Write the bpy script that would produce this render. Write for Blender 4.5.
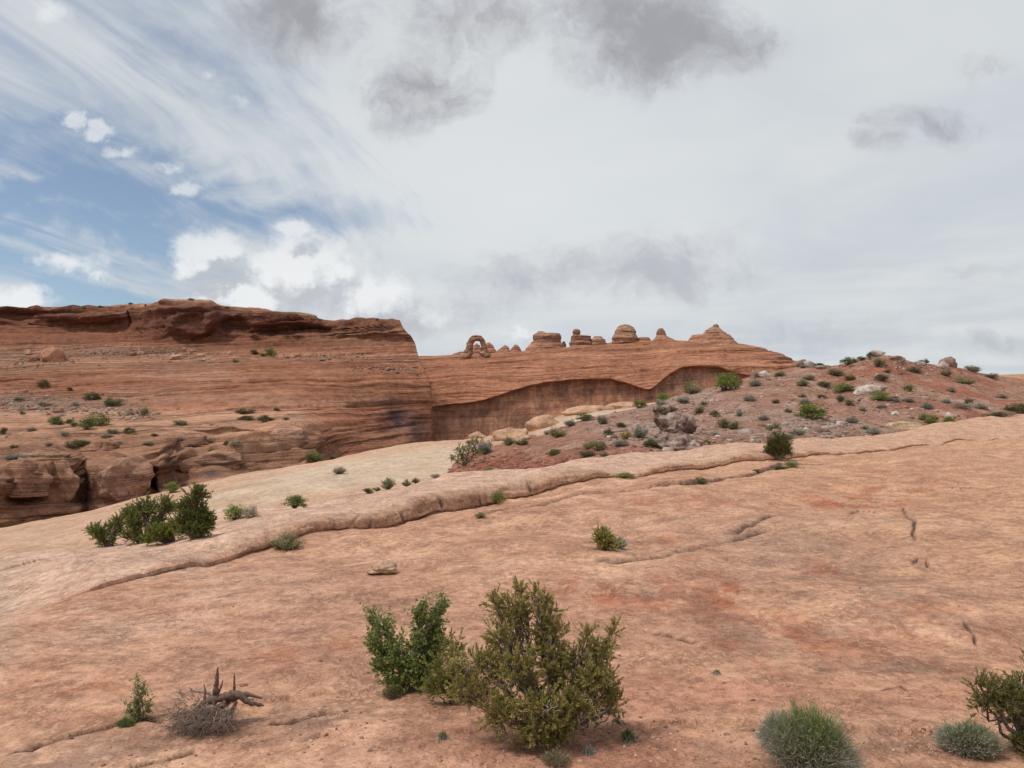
import bpy, bmesh, math, random
import numpy as np
from mathutils import Vector, Matrix

for o in list(bpy.data.objects): bpy.data.objects.remove(o)
C = bpy.context.scene.collection
F, HX, HY = 745.0, 512.0, 400.0          # focal length in pixels, and where straight ahead / the horizon fall

# ------------------------------------------------------------------ camera
cam_d = bpy.data.cameras.new('camera'); cam = bpy.data.objects.new('camera', cam_d); C.objects.link(cam)
cam.location = (0, 0, 0); cam.rotation_euler = (math.radians(90), 0, 0)
cam_d.sensor_width = 36; cam_d.lens = 36*F/1024; cam_d.shift_y = 16/1024
cam_d.clip_start = 0.05; cam_d.clip_end = 20000
bpy.context.scene.camera = cam
vs = bpy.context.scene.view_settings
vs.view_transform = 'Standard'; vs.look = 'None'; vs.exposure = 0.07; vs.gamma = 1.0; vs.use_curve_mapping = False

# ------------------------------------------------------------------ node helper
class NT:
    def __init__(s, nt): s.nt = nt
    def n(s, typ, **kw):
        nd = s.nt.nodes.new(typ)
        for k, v in kw.items(): setattr(nd, k, v)
        return nd
    def put(s, sock, v):
        if hasattr(v, 'is_output') or isinstance(v, bpy.types.NodeSocket): s.nt.links.new(v, sock)
        elif v is not None: sock.default_value = v
    def m(s, op, a, b=None, c=None, clamp=False):
        nd = s.n('ShaderNodeMath', operation=op, use_clamp=clamp)
        s.put(nd.inputs[0], a)
        if b is not None: s.put(nd.inputs[1], b)
        if c is not None: s.put(nd.inputs[2], c)
        return nd.outputs[0]
    def v(s, op, a, b=None, out=0):
        nd = s.n('ShaderNodeVectorMath', operation=op)
        s.put(nd.inputs[0], a)
        if b is not None: s.put(nd.inputs[1], b)
        return nd.outputs['Value'] if out == 'v' else nd.outputs[0]
    def xyz(s, x, y, z):
        nd = s.n('ShaderNodeCombineXYZ')
        for i, q in enumerate((x, y, z)): s.put(nd.inputs[i], q)
        return nd.outputs[0]
    def sep(s, v):
        nd = s.n('ShaderNodeSeparateXYZ'); s.put(nd.inputs[0], v); return nd.outputs
    def noise(s, vec, scale, detail=4, rough=.55, dist=0, col=False):
        nd = s.n('ShaderNodeTexNoise'); s.put(nd.inputs['Vector'], vec)
        nd.inputs['Scale'].default_value = scale; nd.inputs['Detail'].default_value = detail
        nd.inputs['Roughness'].default_value = rough; nd.inputs['Distortion'].default_value = dist
        return nd.outputs['Color' if col else 'Fac']
    def ss(s, x, a, b, lo=0., hi=1.):
        nd = s.n('ShaderNodeMapRange', interpolation_type='SMOOTHSTEP')
        s.put(nd.inputs[0], x); s.put(nd.inputs[1], a); s.put(nd.inputs[2], b); s.put(nd.inputs[3], lo); s.put(nd.inputs[4], hi)
        return nd.outputs[0]
    def mix(s, f, a, b, mode='MIX'):
        nd = s.n('ShaderNodeMix', data_type='RGBA', blend_type=mode)
        s.put(nd.inputs[0], f)
        for i, q in ((6, a), (7, b)):
            if isinstance(q, (tuple, list)) and len(q) == 3: q = (*q, 1)
            s.put(nd.inputs[i], q)
        return nd.outputs[2]

# ------------------------------------------------------------------ world: daylight sky with high veil, cumulus and grey patches
SUN_EL, SUN_AZ = math.radians(61), math.radians(-108)      # azimuth measured from straight ahead (+Y), negative = left
W = bpy.data.worlds.new('World'); bpy.context.scene.world = W; W.use_nodes = True
W.node_tree.nodes.clear(); T = NT(W.node_tree)
sky = T.n('ShaderNodeTexSky', sky_type='NISHITA', sun_disc=False)
sky.sun_elevation = SUN_EL; sky.sun_rotation = SUN_AZ; sky.altitude = 1400; sky.air_density = 1.0; sky.dust_density = 1.5; sky.ozone_density = 1.5
tc = T.n('ShaderNodeTexCoord').outputs['Generated']
x, y, z = T.sep(tc)
yy = T.m('MAXIMUM', y, .12)
U = T.m('DIVIDE', x, yy); V = T.m('DIVIDE', z, yy)
UV0 = T.xyz(U, V, 0.0)
wn = T.v('SUBTRACT', T.noise(UV0, 7, 5, .6, col=True), (.5, .5, .5))
UVw = T.v('ADD', UV0, T.v('MULTIPLY', wn, (.14, .10, 0)))
def blobs(lst, vec, pw=1.0):
    out = None
    for (px, py, rx, ry, a) in lst:
        d = T.v('MULTIPLY', T.v('SUBTRACT', vec, ((px-HX)/F, (HY-py)/F, 0)), (F/rx, F/ry, 0))
        b = T.m('MULTIPLY', T.m('SUBTRACT', 1.0, T.v('LENGTH', d, out='v'), clamp=True), a)
        out = b if out is None else T.m('MAXIMUM', out, b)
    return out
zz = T.m('ADD', T.m('MAXIMUM', z, 0.0), .07)
cx = T.m('DIVIDE', x, zz); cy = T.m('DIVIDE', y, zz)
ca, sa = math.cos(.105), math.sin(.105)
s_ = T.m('SUBTRACT', T.m('MULTIPLY', cx, ca), T.m('MULTIPLY', cy, sa))
t_ = T.m('ADD', T.m('MULTIPLY', cx, sa), T.m('MULTIPLY', cy, ca))
n1 = T.noise(T.xyz(s_, T.m('MULTIPLY', t_, .22), 3.1), .95, 6, .58, .5)
n2 = T.noise(T.xyz(T.m('MULTIPLY', s_, 2.2), T.m('MULTIPLY', t_, .5), 7.7), 1.3, 6, .62, .8)
n3 = T.noise(T.xyz(T.m('MULTIPLY', s_, 1.), T.m('MULTIPLY', t_, 1.), 1.7), .8, 4, .55, .3)
right = T.ss(U, -.5, .05)                                      # the veil thickens to the right
top = T.ss(V, .20, .55)
bias = T.m('ADD', T.m('MULTIPLY', right, .62), T.m('MULTIPLY', top, .22))
hz = T.ss(V, .22, .02, 0., .22)
gap = blobs([(20, 190, 190, 26, .9), (110, 222, 170, 22, .8), (300, 222, 190, 44, .85), (200, 180, 150, 30, .6), (90, 292, 90, 16, .9), (20, 120, 150, 22, .35), (240, 60, 160, 40, .3), (150, 150, 170, 22, .4)],
            T.v('ADD', UV0, T.v('MULTIPLY', wn, (.16, .20, 0))))
cov = T.m('ADD', T.m('ADD', T.m('ADD', T.m('MULTIPLY', n1, .9), T.m('MULTIPLY', n2, 1.25)), bias), hz)
cov = T.m('SUBTRACT', cov, T.m('MULTIPLY', gap, .45))
veil = T.ss(cov, .82, 1.46, .16, .99)
vcol = T.mix(T.ss(n3, .3, .7), (5.5, 5.95, 6.4), (6.7, 6.95, 7.1))
vcol = T.mix(blobs([(520, 200, 330, 170, 1.)], UV0), vcol, (7.0, 7.3, 7.5))
skyc = T.mix(1.0, sky.outputs[0], (.92, .98, .98), 'MULTIPLY')
c = T.mix(veil, skyc, vcol)
# cumulus
wf = T.v('ADD', UV0, T.v('MULTIPLY', T.v('SUBTRACT', T.noise(UV0, 24, 6, .68, col=True), (.5, .5, .5)), (.055, .045, 0)))
CB = [(212, 250, 60, 36, 1.1), (196, 268, 40, 22, .9), (300, 274, 100, 50, 1.05), (365, 300, 95, 48, .9), (250, 296, 110, 34, .9), (430, 318, 110, 34, .6), (520, 335, 100, 22, .45), (290, 230, 26, 14, .8),
      (73, 119, 20, 13, .85), (100, 130, 26, 14, .8), (124, 150, 30, 12, .8), (182, 190, 26, 14, .6), (165, 165, 24, 9, .5), (25, 300, 46, 20, .9), (70, 264, 90, 22, .55), (100, 274, 40, 14, .5), (52, 12, 40, 28, .5), (205, 75, 20, 16, .4), (-5, 292, 80, 22, .6), (205, 122, 26, 16, .3), (240, 100, 30, 16, .3)]
cb = blobs(CB, wf)
cbu = blobs(CB[:8]+CB[13:14], T.v('ADD', wf, (-.016, .03, 0)))
cn = T.noise(UV0, 15, 9, .6); cn2 = T.noise(T.v('ADD', UV0, (-.010, .018, 0)), 15, 9, .6)
cd = T.m('ADD', cb, T.m('MULTIPLY', T.m('SUBTRACT', cn, .5), 1.3))
cal = T.m('MULTIPLY', T.ss(cd, .16, .62), T.ss(cb, .0, .30))
lit = T.m('ADD', T.m('ADD', T.m('MULTIPLY', T.m('SUBTRACT', cn, cn2), 3.2), T.m('MULTIPLY', T.m('SUBTRACT', cb, cbu), 2.0)), .42)
ccol = T.mix(T.ss(lit, .0, 1.0), (5.0, 5.2, 5.6), (8.2, 8.35, 8.45))
c = T.mix(T.m('MULTIPLY', cal, T.ss(V, .16, .26, .92, .60)), c, ccol)
# grey patches
gb = blobs([(300, 12, 110, 60, 1), (425, 80, 85, 72, .9), (435, 20, 70, 60, .6), (500, 15, 110, 50, .75), (650, 30, 150, 74, 1.15), (620, 10, 110, 50, 1.), (925, 124, 84, 30, .85), (885, 145, 60, 24, .6), (985, 70, 44, 24, .45),
            (620, 272, 220, 46, .95), (520, 285, 180, 38, .7), (690, 250, 110, 50, .6), (440, 315, 140, 38, .5), (980, 272, 80, 18, .5), (800, 330, 240, 36, .4), (990, 350, 100, 20, .5), (360, 5, 240, 50, .45)], UVw)
gn = T.noise(T.v('ADD', UV0, T.v('MULTIPLY', wn, (.12, .12, 0))), 10, 9, .66)
gd = T.m('ADD', gb, T.m('MULTIPLY', T.m('SUBTRACT', gn, .5), 2.1))
gal = T.m('MULTIPLY', T.ss(gd, .02, 1.0), T.ss(gb, .0, .35))
gcol = T.mix(T.ss(V, .2, .42), (4.55, 4.75, 5.2), (3.3, 3.3, 3.65))
c = T.mix(T.m('MULTIPLY', gal, .93), c, gcol)
bg = T.n('ShaderNodeBackground'); T.put(bg.inputs[0], c); bg.inputs[1].default_value = 0.1
wo = T.n('ShaderNodeOutputWorld'); W.node_tree.links.new(bg.outputs[0], wo.inputs[0])

# ------------------------------------------------------------------ sun (behind thin cloud: soft)
sd = bpy.data.lights.new('sun', 'SUN'); sd.energy = 2.3; sd.angle = math.radians(12); sd.color = (1, .93, .83)
so = bpy.data.objects.new('sun', sd); C.objects.link(so)
sv = Vector((math.sin(SUN_AZ)*math.cos(SUN_EL), math.cos(SUN_AZ)*math.cos(SUN_EL), math.sin(SUN_EL)))
so.rotation_euler = sv.to_track_quat('Z', 'Y').to_euler(); so.location = sv*200

# ------------------------------------------------------------------ numpy noise
def _h(ix, iy, iz, seed):
    h = (ix.astype(np.int64)*374761393 + iy.astype(np.int64)*668265263 + iz.astype(np.int64)*2147483647 + seed*1274126177) & 0xffffffff
    h = ((h ^ (h >> 13))*1274126177) & 0xffffffff
    return ((h ^ (h >> 16)) & 0xffff)/65535.0*2-1
def vnoise(X, Y, Z, seed=0):
    X, Y, Z = np.broadcast_arrays(X, Y, Z)
    ix, iy, iz = np.floor(X), np.floor(Y), np.floor(Z)
    fx, fy, fz = X-ix, Y-iy, Z-iz
    fx = fx*fx*fx*(fx*(fx*6-15)+10); fy = fy*fy*fy*(fy*(fy*6-15)+10); fz = fz*fz*fz*(fz*(fz*6-15)+10)
    ix, iy, iz = ix.astype(np.int64), iy.astype(np.int64), iz.astype(np.int64)
    r = 0
    for dz in (0, 1):
        wz = fz if dz else 1-fz
        for dy in (0, 1):
            wy = fy if dy else 1-fy
            a = _h(ix, iy+dy, iz+dz, seed); b = _h(ix+1, iy+dy, iz+dz, seed)
            r = r + wz*wy*(a+(b-a)*fx)
    return r
def fbm(X, Y, Z, oct=4, gain=.5, seed=0):
    r = 0; a = 1.; s = 0
    for i in range(oct):
        r = r + a*vnoise(X*2**i+i*17.3, Y*2**i-i*5.1, Z*2**i+i*9.7, seed+i); s += a; a *= gain
    return r/s
def sst(x, a, b):
    t = np.clip((x-a)/(b-a), 0, 1); return t*t*(3-2*t)

# ------------------------------------------------------------------ object helpers
def tag(o, label=None, cat=None, group=None, kind=None):
    if label: o['label'] = label
    if cat: o['category'] = cat
    if group: o['group'] = group
    if kind: o['kind'] = kind
    return o
def raw_mesh(name, V_, Fc, mat, col=None, smooth=True, extra=None, mats=None, midx=None):
    """V_: (n,3); Fc: (m,k) array of k-gons (k = 3 or 4)"""
    me = bpy.data.meshes.new(name); V_ = np.asarray(V_, np.float32); Fc = np.asarray(Fc, np.int32)
    k = Fc.shape[1]
    me.vertices.add(len(V_)); me.vertices.foreach_set('co', V_.ravel())
    me.loops.add(Fc.size); me.loops.foreach_set('vertex_index', Fc.ravel())
    me.polygons.add(len(Fc)); me.polygons.foreach_set('loop_start', np.arange(0, Fc.size, k, dtype=np.int32))
    me.polygons.foreach_set('loop_total', np.full(len(Fc), k, np.int32))
    if smooth: me.polygons.foreach_set('use_smooth', np.ones(len(Fc), bool))
    for m_ in (mats or [mat]): me.materials.append(m_)
    if midx is not None: me.polygons.foreach_set('material_index', np.asarray(midx, np.int32))
    me.update(calc_edges=True)
    if col is not None:
        a = me.color_attributes.new('col', 'FLOAT_COLOR', 'POINT')
        c4 = np.ones((len(V_), 4), np.float32); c4[:, :3] = col; a.data.foreach_set('color', c4.ravel())
    for kx, vv in (extra or {}).items():
        a = me.attributes.new(kx, 'FLOAT', 'POINT'); a.data.foreach_set('value', np.asarray(vv, np.float32).ravel())
    return me
def link(name, me, parent=None, loc=(0, 0, 0), rz=0, scale=None):
    o = bpy.data.objects.new(name, me); C.objects.link(o); o.location = loc; o.rotation_euler = (0, 0, rz)
    if scale is not None: o.scale = scale
    if parent: o.parent = parent
    return o
def grid_obj(name, P, mat, col, extra=None):
    R_, K_ = P.shape[:2]; i = np.arange(R_*K_).reshape(R_, K_)
    Fc = np.stack([i[:-1, :-1], i[:-1, 1:], i[1:, 1:], i[1:, :-1]], -1).reshape(-1, 4)
    return link(name, raw_mesh(name, P.reshape(-1, 3), Fc, mat, col.reshape(-1, 3), extra=extra))

# ------------------------------------------------------------------ lofted terrain
def W3(px, py, d):
    px, py, d = map(lambda q: np.asarray(q, float), (px, py, d))
    return np.stack([(px-HX)/F*d, d, (HY-py)/F*d], -1)
def pchip(xk, yk, x):
    xk = np.asarray(xk, float); yk = np.asarray(yk, float)
    h = np.diff(xk); dl = np.diff(yk, axis=0)/h.reshape((-1,)+(1,)*(yk.ndim-1))
    m = np.zeros_like(yk)
    if len(xk) > 2:
        a, b = dl[:-1], dl[1:]
        with np.errstate(divide='ignore', invalid='ignore'): hm = 2*a*b/(a+b)
        m[1:-1] = np.where(a*b > 0, hm, 0)
    m[0], m[-1] = dl[0], dl[-1]
    i = np.clip(np.searchsorted(xk, x, side='right')-1, 0, len(xk)-2)
    hh = h[i]; t = (np.clip(x, xk[0], xk[-1])-xk[i])/hh
    sh = (-1,)+(1,)*(yk.ndim-1); t = t.reshape(sh); hh = hh.reshape(sh)
    return ((2*t**3-3*t**2+1)*yk[i]+(t**3-2*t**2+t)*hh*m[i]+(-2*t**3+3*t**2)*yk[i+1]+(t**3-t**2)*hh*m[i+1])
def line(pts, u, remap=None):
    p = np.array(pts, float)
    py = pchip(p[:, 0], p[:, 1], u); d = np.exp(pchip(p[:, 0], np.log(p[:, 2]), u))
    px = u if remap is None else remap(u)
    return W3(px, py, d)
def loft(lines, counts):
    L = np.stack(lines)                                   # (n, cols, 3)
    ts = [np.linspace(i, i+1, counts[i], endpoint=False) for i in range(len(lines)-1)] + [[len(lines)-1]]
    t = np.concatenate(ts)
    return pchip(np.arange(len(lines)), L, t), t
def proj(P): return HX+F*P[..., 0]/P[..., 1], HY-F*P[..., 2]/P[..., 1]
def normals(P):
    a = np.gradient(P, axis=0); b = np.gradient(P, axis=1)
    n = np.cross(b, a); n /= np.linalg.norm(n, axis=-1, keepdims=True)+1e-9
    return n
def cols(a, b, step, lo=-700, hi=1700, coarse=14):
    u = []
    if lo < a: u.append(np.arange(lo, a, coarse))
    u.append(np.arange(a, b, step))
    if hi > b: u.append(np.arange(b, hi, coarse))
    return np.concatenate(u).astype(float)
def polydist(X, Y, poly, band=None):
    """signed distance (positive = left of travel), and along-parameter 0..1"""
    p = np.asarray(poly, float); best = np.full(X.shape, 1e9); sg = np.zeros(X.shape); al = np.zeros(X.shape)
    L = np.r_[0, np.cumsum(np.hypot(*np.diff(p, axis=0).T))]
    for i in range(len(p)-1):
        ax, ay = p[i]; dx, dy = p[i+1]-p[i]; l2 = dx*dx+dy*dy
        t = np.clip(((X-ax)*dx+(Y-ay)*dy)/l2, 0, 1)
        ex, ey = X-ax-t*dx, Y-ay-t*dy; d = np.hypot(ex, ey)
        m = d < best
        best = np.where(m, d, best); sg = np.where(m, np.sign(dx*ey-dy*ex), sg)
        al = np.where(m, (L[i]+t*(L[i+1]-L[i]))/L[-1], al)
    return best*sg, al

# ------------------------------------------------------------------ rock materials
def rock_mat(name, fine, bump, streak=False, strata=0., contrast=.35, obj=False, rough=.9, pits=False):
    m = bpy.data.materials.new(name); m.use_nodes = True; T = NT(m.node_tree); T.nt.nodes.clear()
    out = T.n('ShaderNodeOutputMaterial'); b = T.n('ShaderNodeBsdfPrincipled'); T.nt.links.new(b.outputs[0], out.inputs[0])
    b.inputs['Roughness'].default_value = rough; b.inputs['Specular IOR Level'].default_value = .15
    at = T.n('ShaderNodeAttribute', attribute_name='col').outputs['Color']
    P = T.n('ShaderNodeTexCoord').outputs['Object'] if obj else T.n('ShaderNodeNewGeometry').outputs['Position']
    na = T.noise(P, fine, 7, .7); nb = T.noise(P, fine*5.5, 6, .75); nc = T.noise(P, fine*.17, 4, .6)
    f = T.m('ADD', T.m('ADD', T.m('MULTIPLY', na, .42), T.m('MULTIPLY', nb, .38)), T.m('MULTIPLY', nc, .2))
    val = T.ss(f, .36, .64, 1-contrast, 1+contrast)
    cc = T.mix(1.0, at, T.xyz(val, T.m('POWER', val, 1.12), T.m('POWER', val, 1.2)), 'MULTIPLY')
    h = T.m('ADD', T.m('MULTIPLY', na, 1.0), T.m('MULTIPLY', nb, .35))
    if pits:
        # scaly weathered crust: flattish flakes with dark pits between
        vo = T.n('ShaderNodeTexVoronoi', feature='F1'); T.put(vo.inputs['Vector'], T.v('ADD', T.v('MULTIPLY', P, (1, .55, 1)), T.v('MULTIPLY', T.noise(P, 9, 3, .6, col=True), (.16, .16, .16)))); vo.inputs['Scale'].default_value = 15
        pit = T.ss(vo.outputs['Distance'], .35, .62)
        pm = T.ss(T.noise(P, 1.7, 4, .6), .42, .62)
        pf = T.m('MULTIPLY', pit, pm)
        cc = T.mix(T.m('MULTIPLY', pf, .38), cc, (.16, .085, .06))
        h = T.m('SUBTRACT', h, T.m('MULTIPLY', pf, .4))
        sp = T.ss(T.noise(P, 55, 3, .7), .60, .72)
        cc = T.mix(T.m('MULTIPLY', sp, .35), cc, (.62, .42, .31))
        sp2 = T.ss(T.noise(P, 38, 3, .7), .61, .70)
        cc = T.mix(T.m('MULTIPLY', sp2, .45), cc, (.17, .09, .065))
    if strata:
        sk0 = T.m('SUBTRACT', 1.0, T.m('MULTIPLY', T.n('ShaderNodeAttribute', attribute_name='streak').outputs['Fac'], .85), clamp=True) if streak else 1.0
        X, Y, Z = T.sep(P)
        wv = T.noise(P, .02, 3, .5)
        q = T.xyz(T.m('MULTIPLY', X, .006), T.m('MULTIPLY', Y, .006), T.m('ADD', T.m('SUBTRACT', Z, T.m('MULTIPLY', X, .05)), T.m('MULTIPLY', wv, 9.)))
        st = T.noise(q, .55, 5, .7); st2 = T.noise(q, 1.9, 4, .7)
        sf = T.ss(T.m('ADD', T.m('MULTIPLY', st, .6), T.m('MULTIPLY', st2, .4)), .38, .62, 1-strata, 1+strata*.8)
        cc = T.mix(sk0, cc, T.xyz(sf, sf, sf), 'MULTIPLY')
        h = T.m('ADD', h, T.m('MULTIPLY', T.m('MULTIPLY', T.m('ADD', st, st2), .7), sk0))
        l1 = T.m('ABSOLUTE', T.m('SUBTRACT', T.noise(q, .26, 1, .5), .5)); l2 = T.m('ABSOLUTE', T.m('SUBTRACT', T.noise(T.v('ADD', q, (3, 5, 40)), .6, 1, .5), .5))
        fade = T.ss(T.noise(P, .045, 3, .6), .42, .58)
        ln = T.m('MAXIMUM', T.m('MULTIPLY', fade, T.ss(l1, .014, .004)), T.m('MULTIPLY', T.ss(l2, .012, .003), T.m('SUBTRACT', 1.0, fade)))
        ln = T.m('MULTIPLY', ln, sk0)
        h = T.m('SUBTRACT', h, T.m('MULTIPLY', ln, 1.6))
        cc = T.mix(T.m('MULTIPLY', ln, .45), cc, (.11, .05, .035))  # bedding partings darkened in the colour, standing for their shade
        pa = T.ss(T.noise(q, .3, 3, .6), .56, .68)
        cc = T.mix(T.m('MULTIPLY', pa, .3), cc, (.42, .25, .17))
    if streak:
        sk = T.n('ShaderNodeAttribute', attribute_name='streak').outputs['Fac']
        X, Y, Z = T.sep(P)
        v1 = T.noise(T.xyz(T.m('ADD', X, T.m('MULTIPLY', T.noise(P, .25, 2, .5), 2.)), Y, T.m('MULTIPLY', Z, .05)), .26, 6, .72)
        v2 = T.noise(T.xyz(X, Y, T.m('MULTIPLY', Z, .12)), .12, 4, .6)
        vf = T.m('MULTIPLY', T.ss(T.m('ADD', T.m('MULTIPLY', v1, .6), T.m('MULTIPLY', v2, .4)), .40, .60), sk)
        cc = T.mix(T.m('MULTIPLY', vf, .72), cc, (.12, .06, .045))
        vl = T.m('MULTIPLY', T.ss(v1, .56, .66), sk)
        cc = T.mix(T.m('MULTIPLY', vl, .35), cc, (.40, .27, .20))
    T.put(b.inputs['Base Color'], cc)
    bp = T.n('ShaderNodeBump'); bp.inputs['Strength'].default_value = 1.0; bp.inputs['Distance'].default_value = bump
    T.put(bp.inputs['Height'], h); T.put(b.inputs['Normal'], bp.outputs[0])
    return m
M_SLICK = rock_mat('weathered_slickrock', 7, .026, contrast=.46, pits=True)
M_PALE = rock_mat('pale_slickrock', 1.6, .16, contrast=.34)
M_MESA = rock_mat('layered_sandstone', .35, .9, streak=True, strata=.30, contrast=.42)
M_DIRT = rock_mat('red_dirt', 1.6, .14, contrast=.5)
M_BUTTE = rock_mat('butte_sandstone', .4, .6, strata=.25, contrast=.35)
M_BOULD = rock_mat('boulder_stone', 3.0, .06, contrast=.45, obj=True)
M_STONE = rock_mat('loose_stone', 3.0, .03, contrast=.3)

# ------------------------------------------------------------------ FOREGROUND SLICKROCK (one sheet from the viewer's feet to its crest)
u = cols(-20, 1044, 1.2)
CREST = [(-700,640,16),(-200,600,18),(0,562,20),(40,556,20.5),(95,546,21),(135,541,21.5),(160,537,22),(185,531,23),(215,525,25),(256,514,28),(303,507,30),(341,500,32),(392,490,34),(430,484,35),(458,476,36.5),(510,473,38),(545,469,41),(580,462,44),(623,454,47),(665,452,50),(726,444,55),(790,441,59),(825,438,61),(851,438,64),(885,434,67),(913,428,70),(970,418,78),(1013,414.6,84),(1200,408,95),(1700,405,110)]
FOOT = [(-700,830,8),(-200,680,10),(0,615,12),(70,597,12.5),(150,577,14),(200,566,15.3),(250,553,17),(300,544,18.6),(350,536,20.2),(400,526,22.2),(440,517,24.2),(487,504,27),(529,494,29.5),(580,485.5,32),(618,481,33.5),(672,470,37),(707,468,38.5),(760,461,42),(795,458.5,44),(838,455.5,47),(889,451,51),(932,444.5,56),(1003,440,63),(1200,432,70),(1700,430,80)]
foot = line(FOOT, u); crest = line(CREST, u)
hk = [-700,40,66,100,150,200,250,300,350,400,450,500,560,600,625,660,700,760,860,950,1010,1100,1700]
hv = [.0,.0,.03,.06,.08,.12,.20,.28,.36,.46,.54,.52,.44,.34,.18,.30,.36,.30,.20,.12,.07,.0,.0]
H = np.interp(u, hk, hv); H = H*(1+.10*vnoise(u/31., 0*u, 0*u, 3)); lipk = np.clip(H*1.2, 0, .09)
def off(Ln, dy, dz):
    Q = Ln.copy(); s = (Q[:, 1]+dy)/Q[:, 1]; Q[:, 0] *= s; Q[:, 1] += dy; Q[:, 2] += dz; return Q
lines = [line([(-700,4600,.3),(1700,4600,.3)], u), line([(-700,1100,2.2),(1700,1100,2.2)], u),
         line([(-700,800,4.9),(300,775,5.2),(1024,775,5.2),(1700,780,5.2)], u),
         line([(-700,735,6.0),(200,700,6.75),(1024,700,6.6),(1700,700,6.6)], u),
         line([(-700,700,6.6),(0,645,8.7),(500,640,8.9),(1024,640,8.6),(1700,640,8.7)], u)]
g_in = off(foot, .22*np.clip(H*2, 0, 1), .02*np.clip(H*8, 0, 1)); lip = off(foot, .06+.0*H, lipk+.005)
brow = off(foot, .08+.30*H, H*.80); brow2 = off(foot, .35+1.7*H, H*1.10)
nearh = 0.5*(brow2+crest); nearh[:, 2] += .10
lines += [foot, g_in, lip, brow, brow2, nearh, crest, off(crest, 2.0, -.5), off(crest, 5, -3.0), off(crest, 9, -9), off(crest, 12, -25)]
P, t = loft(lines, [3, 12, 70, 62, 190, 4, 4, 14, 10, 22, 24, 10, 6, 4, 3])
X, Y, Z = P[..., 0].copy(), P[..., 1].copy(), P[..., 2].copy()
PX, PY = proj(P)
base_P = P.copy()
def pix(px, py):
    m = (base_P[..., 1] > 3) & (t[:, None] <= 11.05)
    d = np.where(m, (PX-px)**2+(PY-py)**2, 1e12); i = np.argmin(d); return X.ravel()[i], Y.ravel()[i]
dist = Y
near = 1/np.clip(dist/14, .35, 3)
dz = .16*fbm(X/3.2, Y/3.2, 0*X, 4, .5, 11)*np.clip(dist/9, .5, 2.2)
dz += .035*fbm(X/.45, Y/.7, 0*X, 4, .55, 21)
wx = X+.4*fbm(X/1.5, Y/1.5, 0*X, 2, .5, 5)
# bedding: low terraces running obliquely, cut back irregularly
q = (Y*.55-wx*.16)*1.35+1.1*fbm(X/2.4, Y/2.4, 0*X, 4, .55, 31)
terr = (q-np.floor(q)); step = np.where(terr < .9, terr/.9, (1-terr)/.1)
tm = sst(fbm(X/3.5, Y/3.5, 0*X+4, 3, .5, 41), .02, .35)
dz += .045*step*tm
rug = sst(vnoise(X/1.8, Y/1.3, 0*X, 77), -.3, .5)
dz += .012*np.abs(fbm(X/.16, Y/.22, 0*X, 3, .6, 51))*(.4+rug)
STAINS = np.zeros(X.shape); CRACK_SHADE = np.zeros(X.shape)
def carve(pts, depth, width, step=0., reach=.8, wob=.0, fade=.12):
    global dz, CRACK_SHADE
    poly = [pix(*p) for p in pts]
    xw = X+wob*.5*fbm(X/1.1, Y/1.1, 0*X, 3, .5, 61); yw = Y+wob*.5*fbm(X/1.1+9, Y/1.1, 0*X, 3, .5, 62)
    s, al = polydist(xw, yw, poly)
    e = sst(al, 0, fade)*(1-sst(al, 1-fade, 1)); e = e*(.6+.4*sst(vnoise(al*6, 0*al, 0*al, len(pts)), -.6, .3))
    width = width*.5; a = np.abs(s)
    dz = dz-depth*e*np.exp(-(a/width)**2)
    if step:
        dz = dz+step*e*np.where(s > 0, sst(s, 0, width*1.1)*np.exp(-np.clip(s, 0, None)/reach), 0)
    CRACK_SHADE = np.maximum(CRACK_SHADE, e*np.exp(-(a/(width*1.1))**2)) if depth > .025 else CRACK_SHADE
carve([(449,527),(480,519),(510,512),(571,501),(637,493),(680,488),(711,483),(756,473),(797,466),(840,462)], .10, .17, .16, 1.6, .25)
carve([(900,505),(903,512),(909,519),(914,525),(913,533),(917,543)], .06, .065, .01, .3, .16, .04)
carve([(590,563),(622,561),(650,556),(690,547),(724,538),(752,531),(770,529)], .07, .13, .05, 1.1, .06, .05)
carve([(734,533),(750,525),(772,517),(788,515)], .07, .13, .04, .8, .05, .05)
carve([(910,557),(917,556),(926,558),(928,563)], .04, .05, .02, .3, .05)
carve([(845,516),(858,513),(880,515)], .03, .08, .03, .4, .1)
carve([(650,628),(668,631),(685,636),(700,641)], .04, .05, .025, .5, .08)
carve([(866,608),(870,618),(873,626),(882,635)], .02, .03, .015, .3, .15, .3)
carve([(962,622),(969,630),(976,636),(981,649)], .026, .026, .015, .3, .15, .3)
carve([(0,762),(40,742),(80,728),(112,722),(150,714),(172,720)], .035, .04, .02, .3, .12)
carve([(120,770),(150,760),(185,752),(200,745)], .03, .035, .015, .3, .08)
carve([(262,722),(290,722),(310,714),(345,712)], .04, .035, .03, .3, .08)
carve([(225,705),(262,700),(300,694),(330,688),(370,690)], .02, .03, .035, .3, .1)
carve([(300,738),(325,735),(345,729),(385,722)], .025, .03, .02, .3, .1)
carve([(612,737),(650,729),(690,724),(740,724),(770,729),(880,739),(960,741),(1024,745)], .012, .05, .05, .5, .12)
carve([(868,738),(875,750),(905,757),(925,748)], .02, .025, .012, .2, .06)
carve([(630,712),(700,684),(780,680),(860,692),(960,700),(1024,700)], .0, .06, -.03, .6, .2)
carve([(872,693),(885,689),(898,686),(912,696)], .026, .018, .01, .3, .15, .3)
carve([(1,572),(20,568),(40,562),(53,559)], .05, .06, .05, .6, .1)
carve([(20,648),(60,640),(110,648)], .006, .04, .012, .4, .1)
carve([(945,486),(993,487)], .03, .12, .03, .4, .1)
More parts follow.
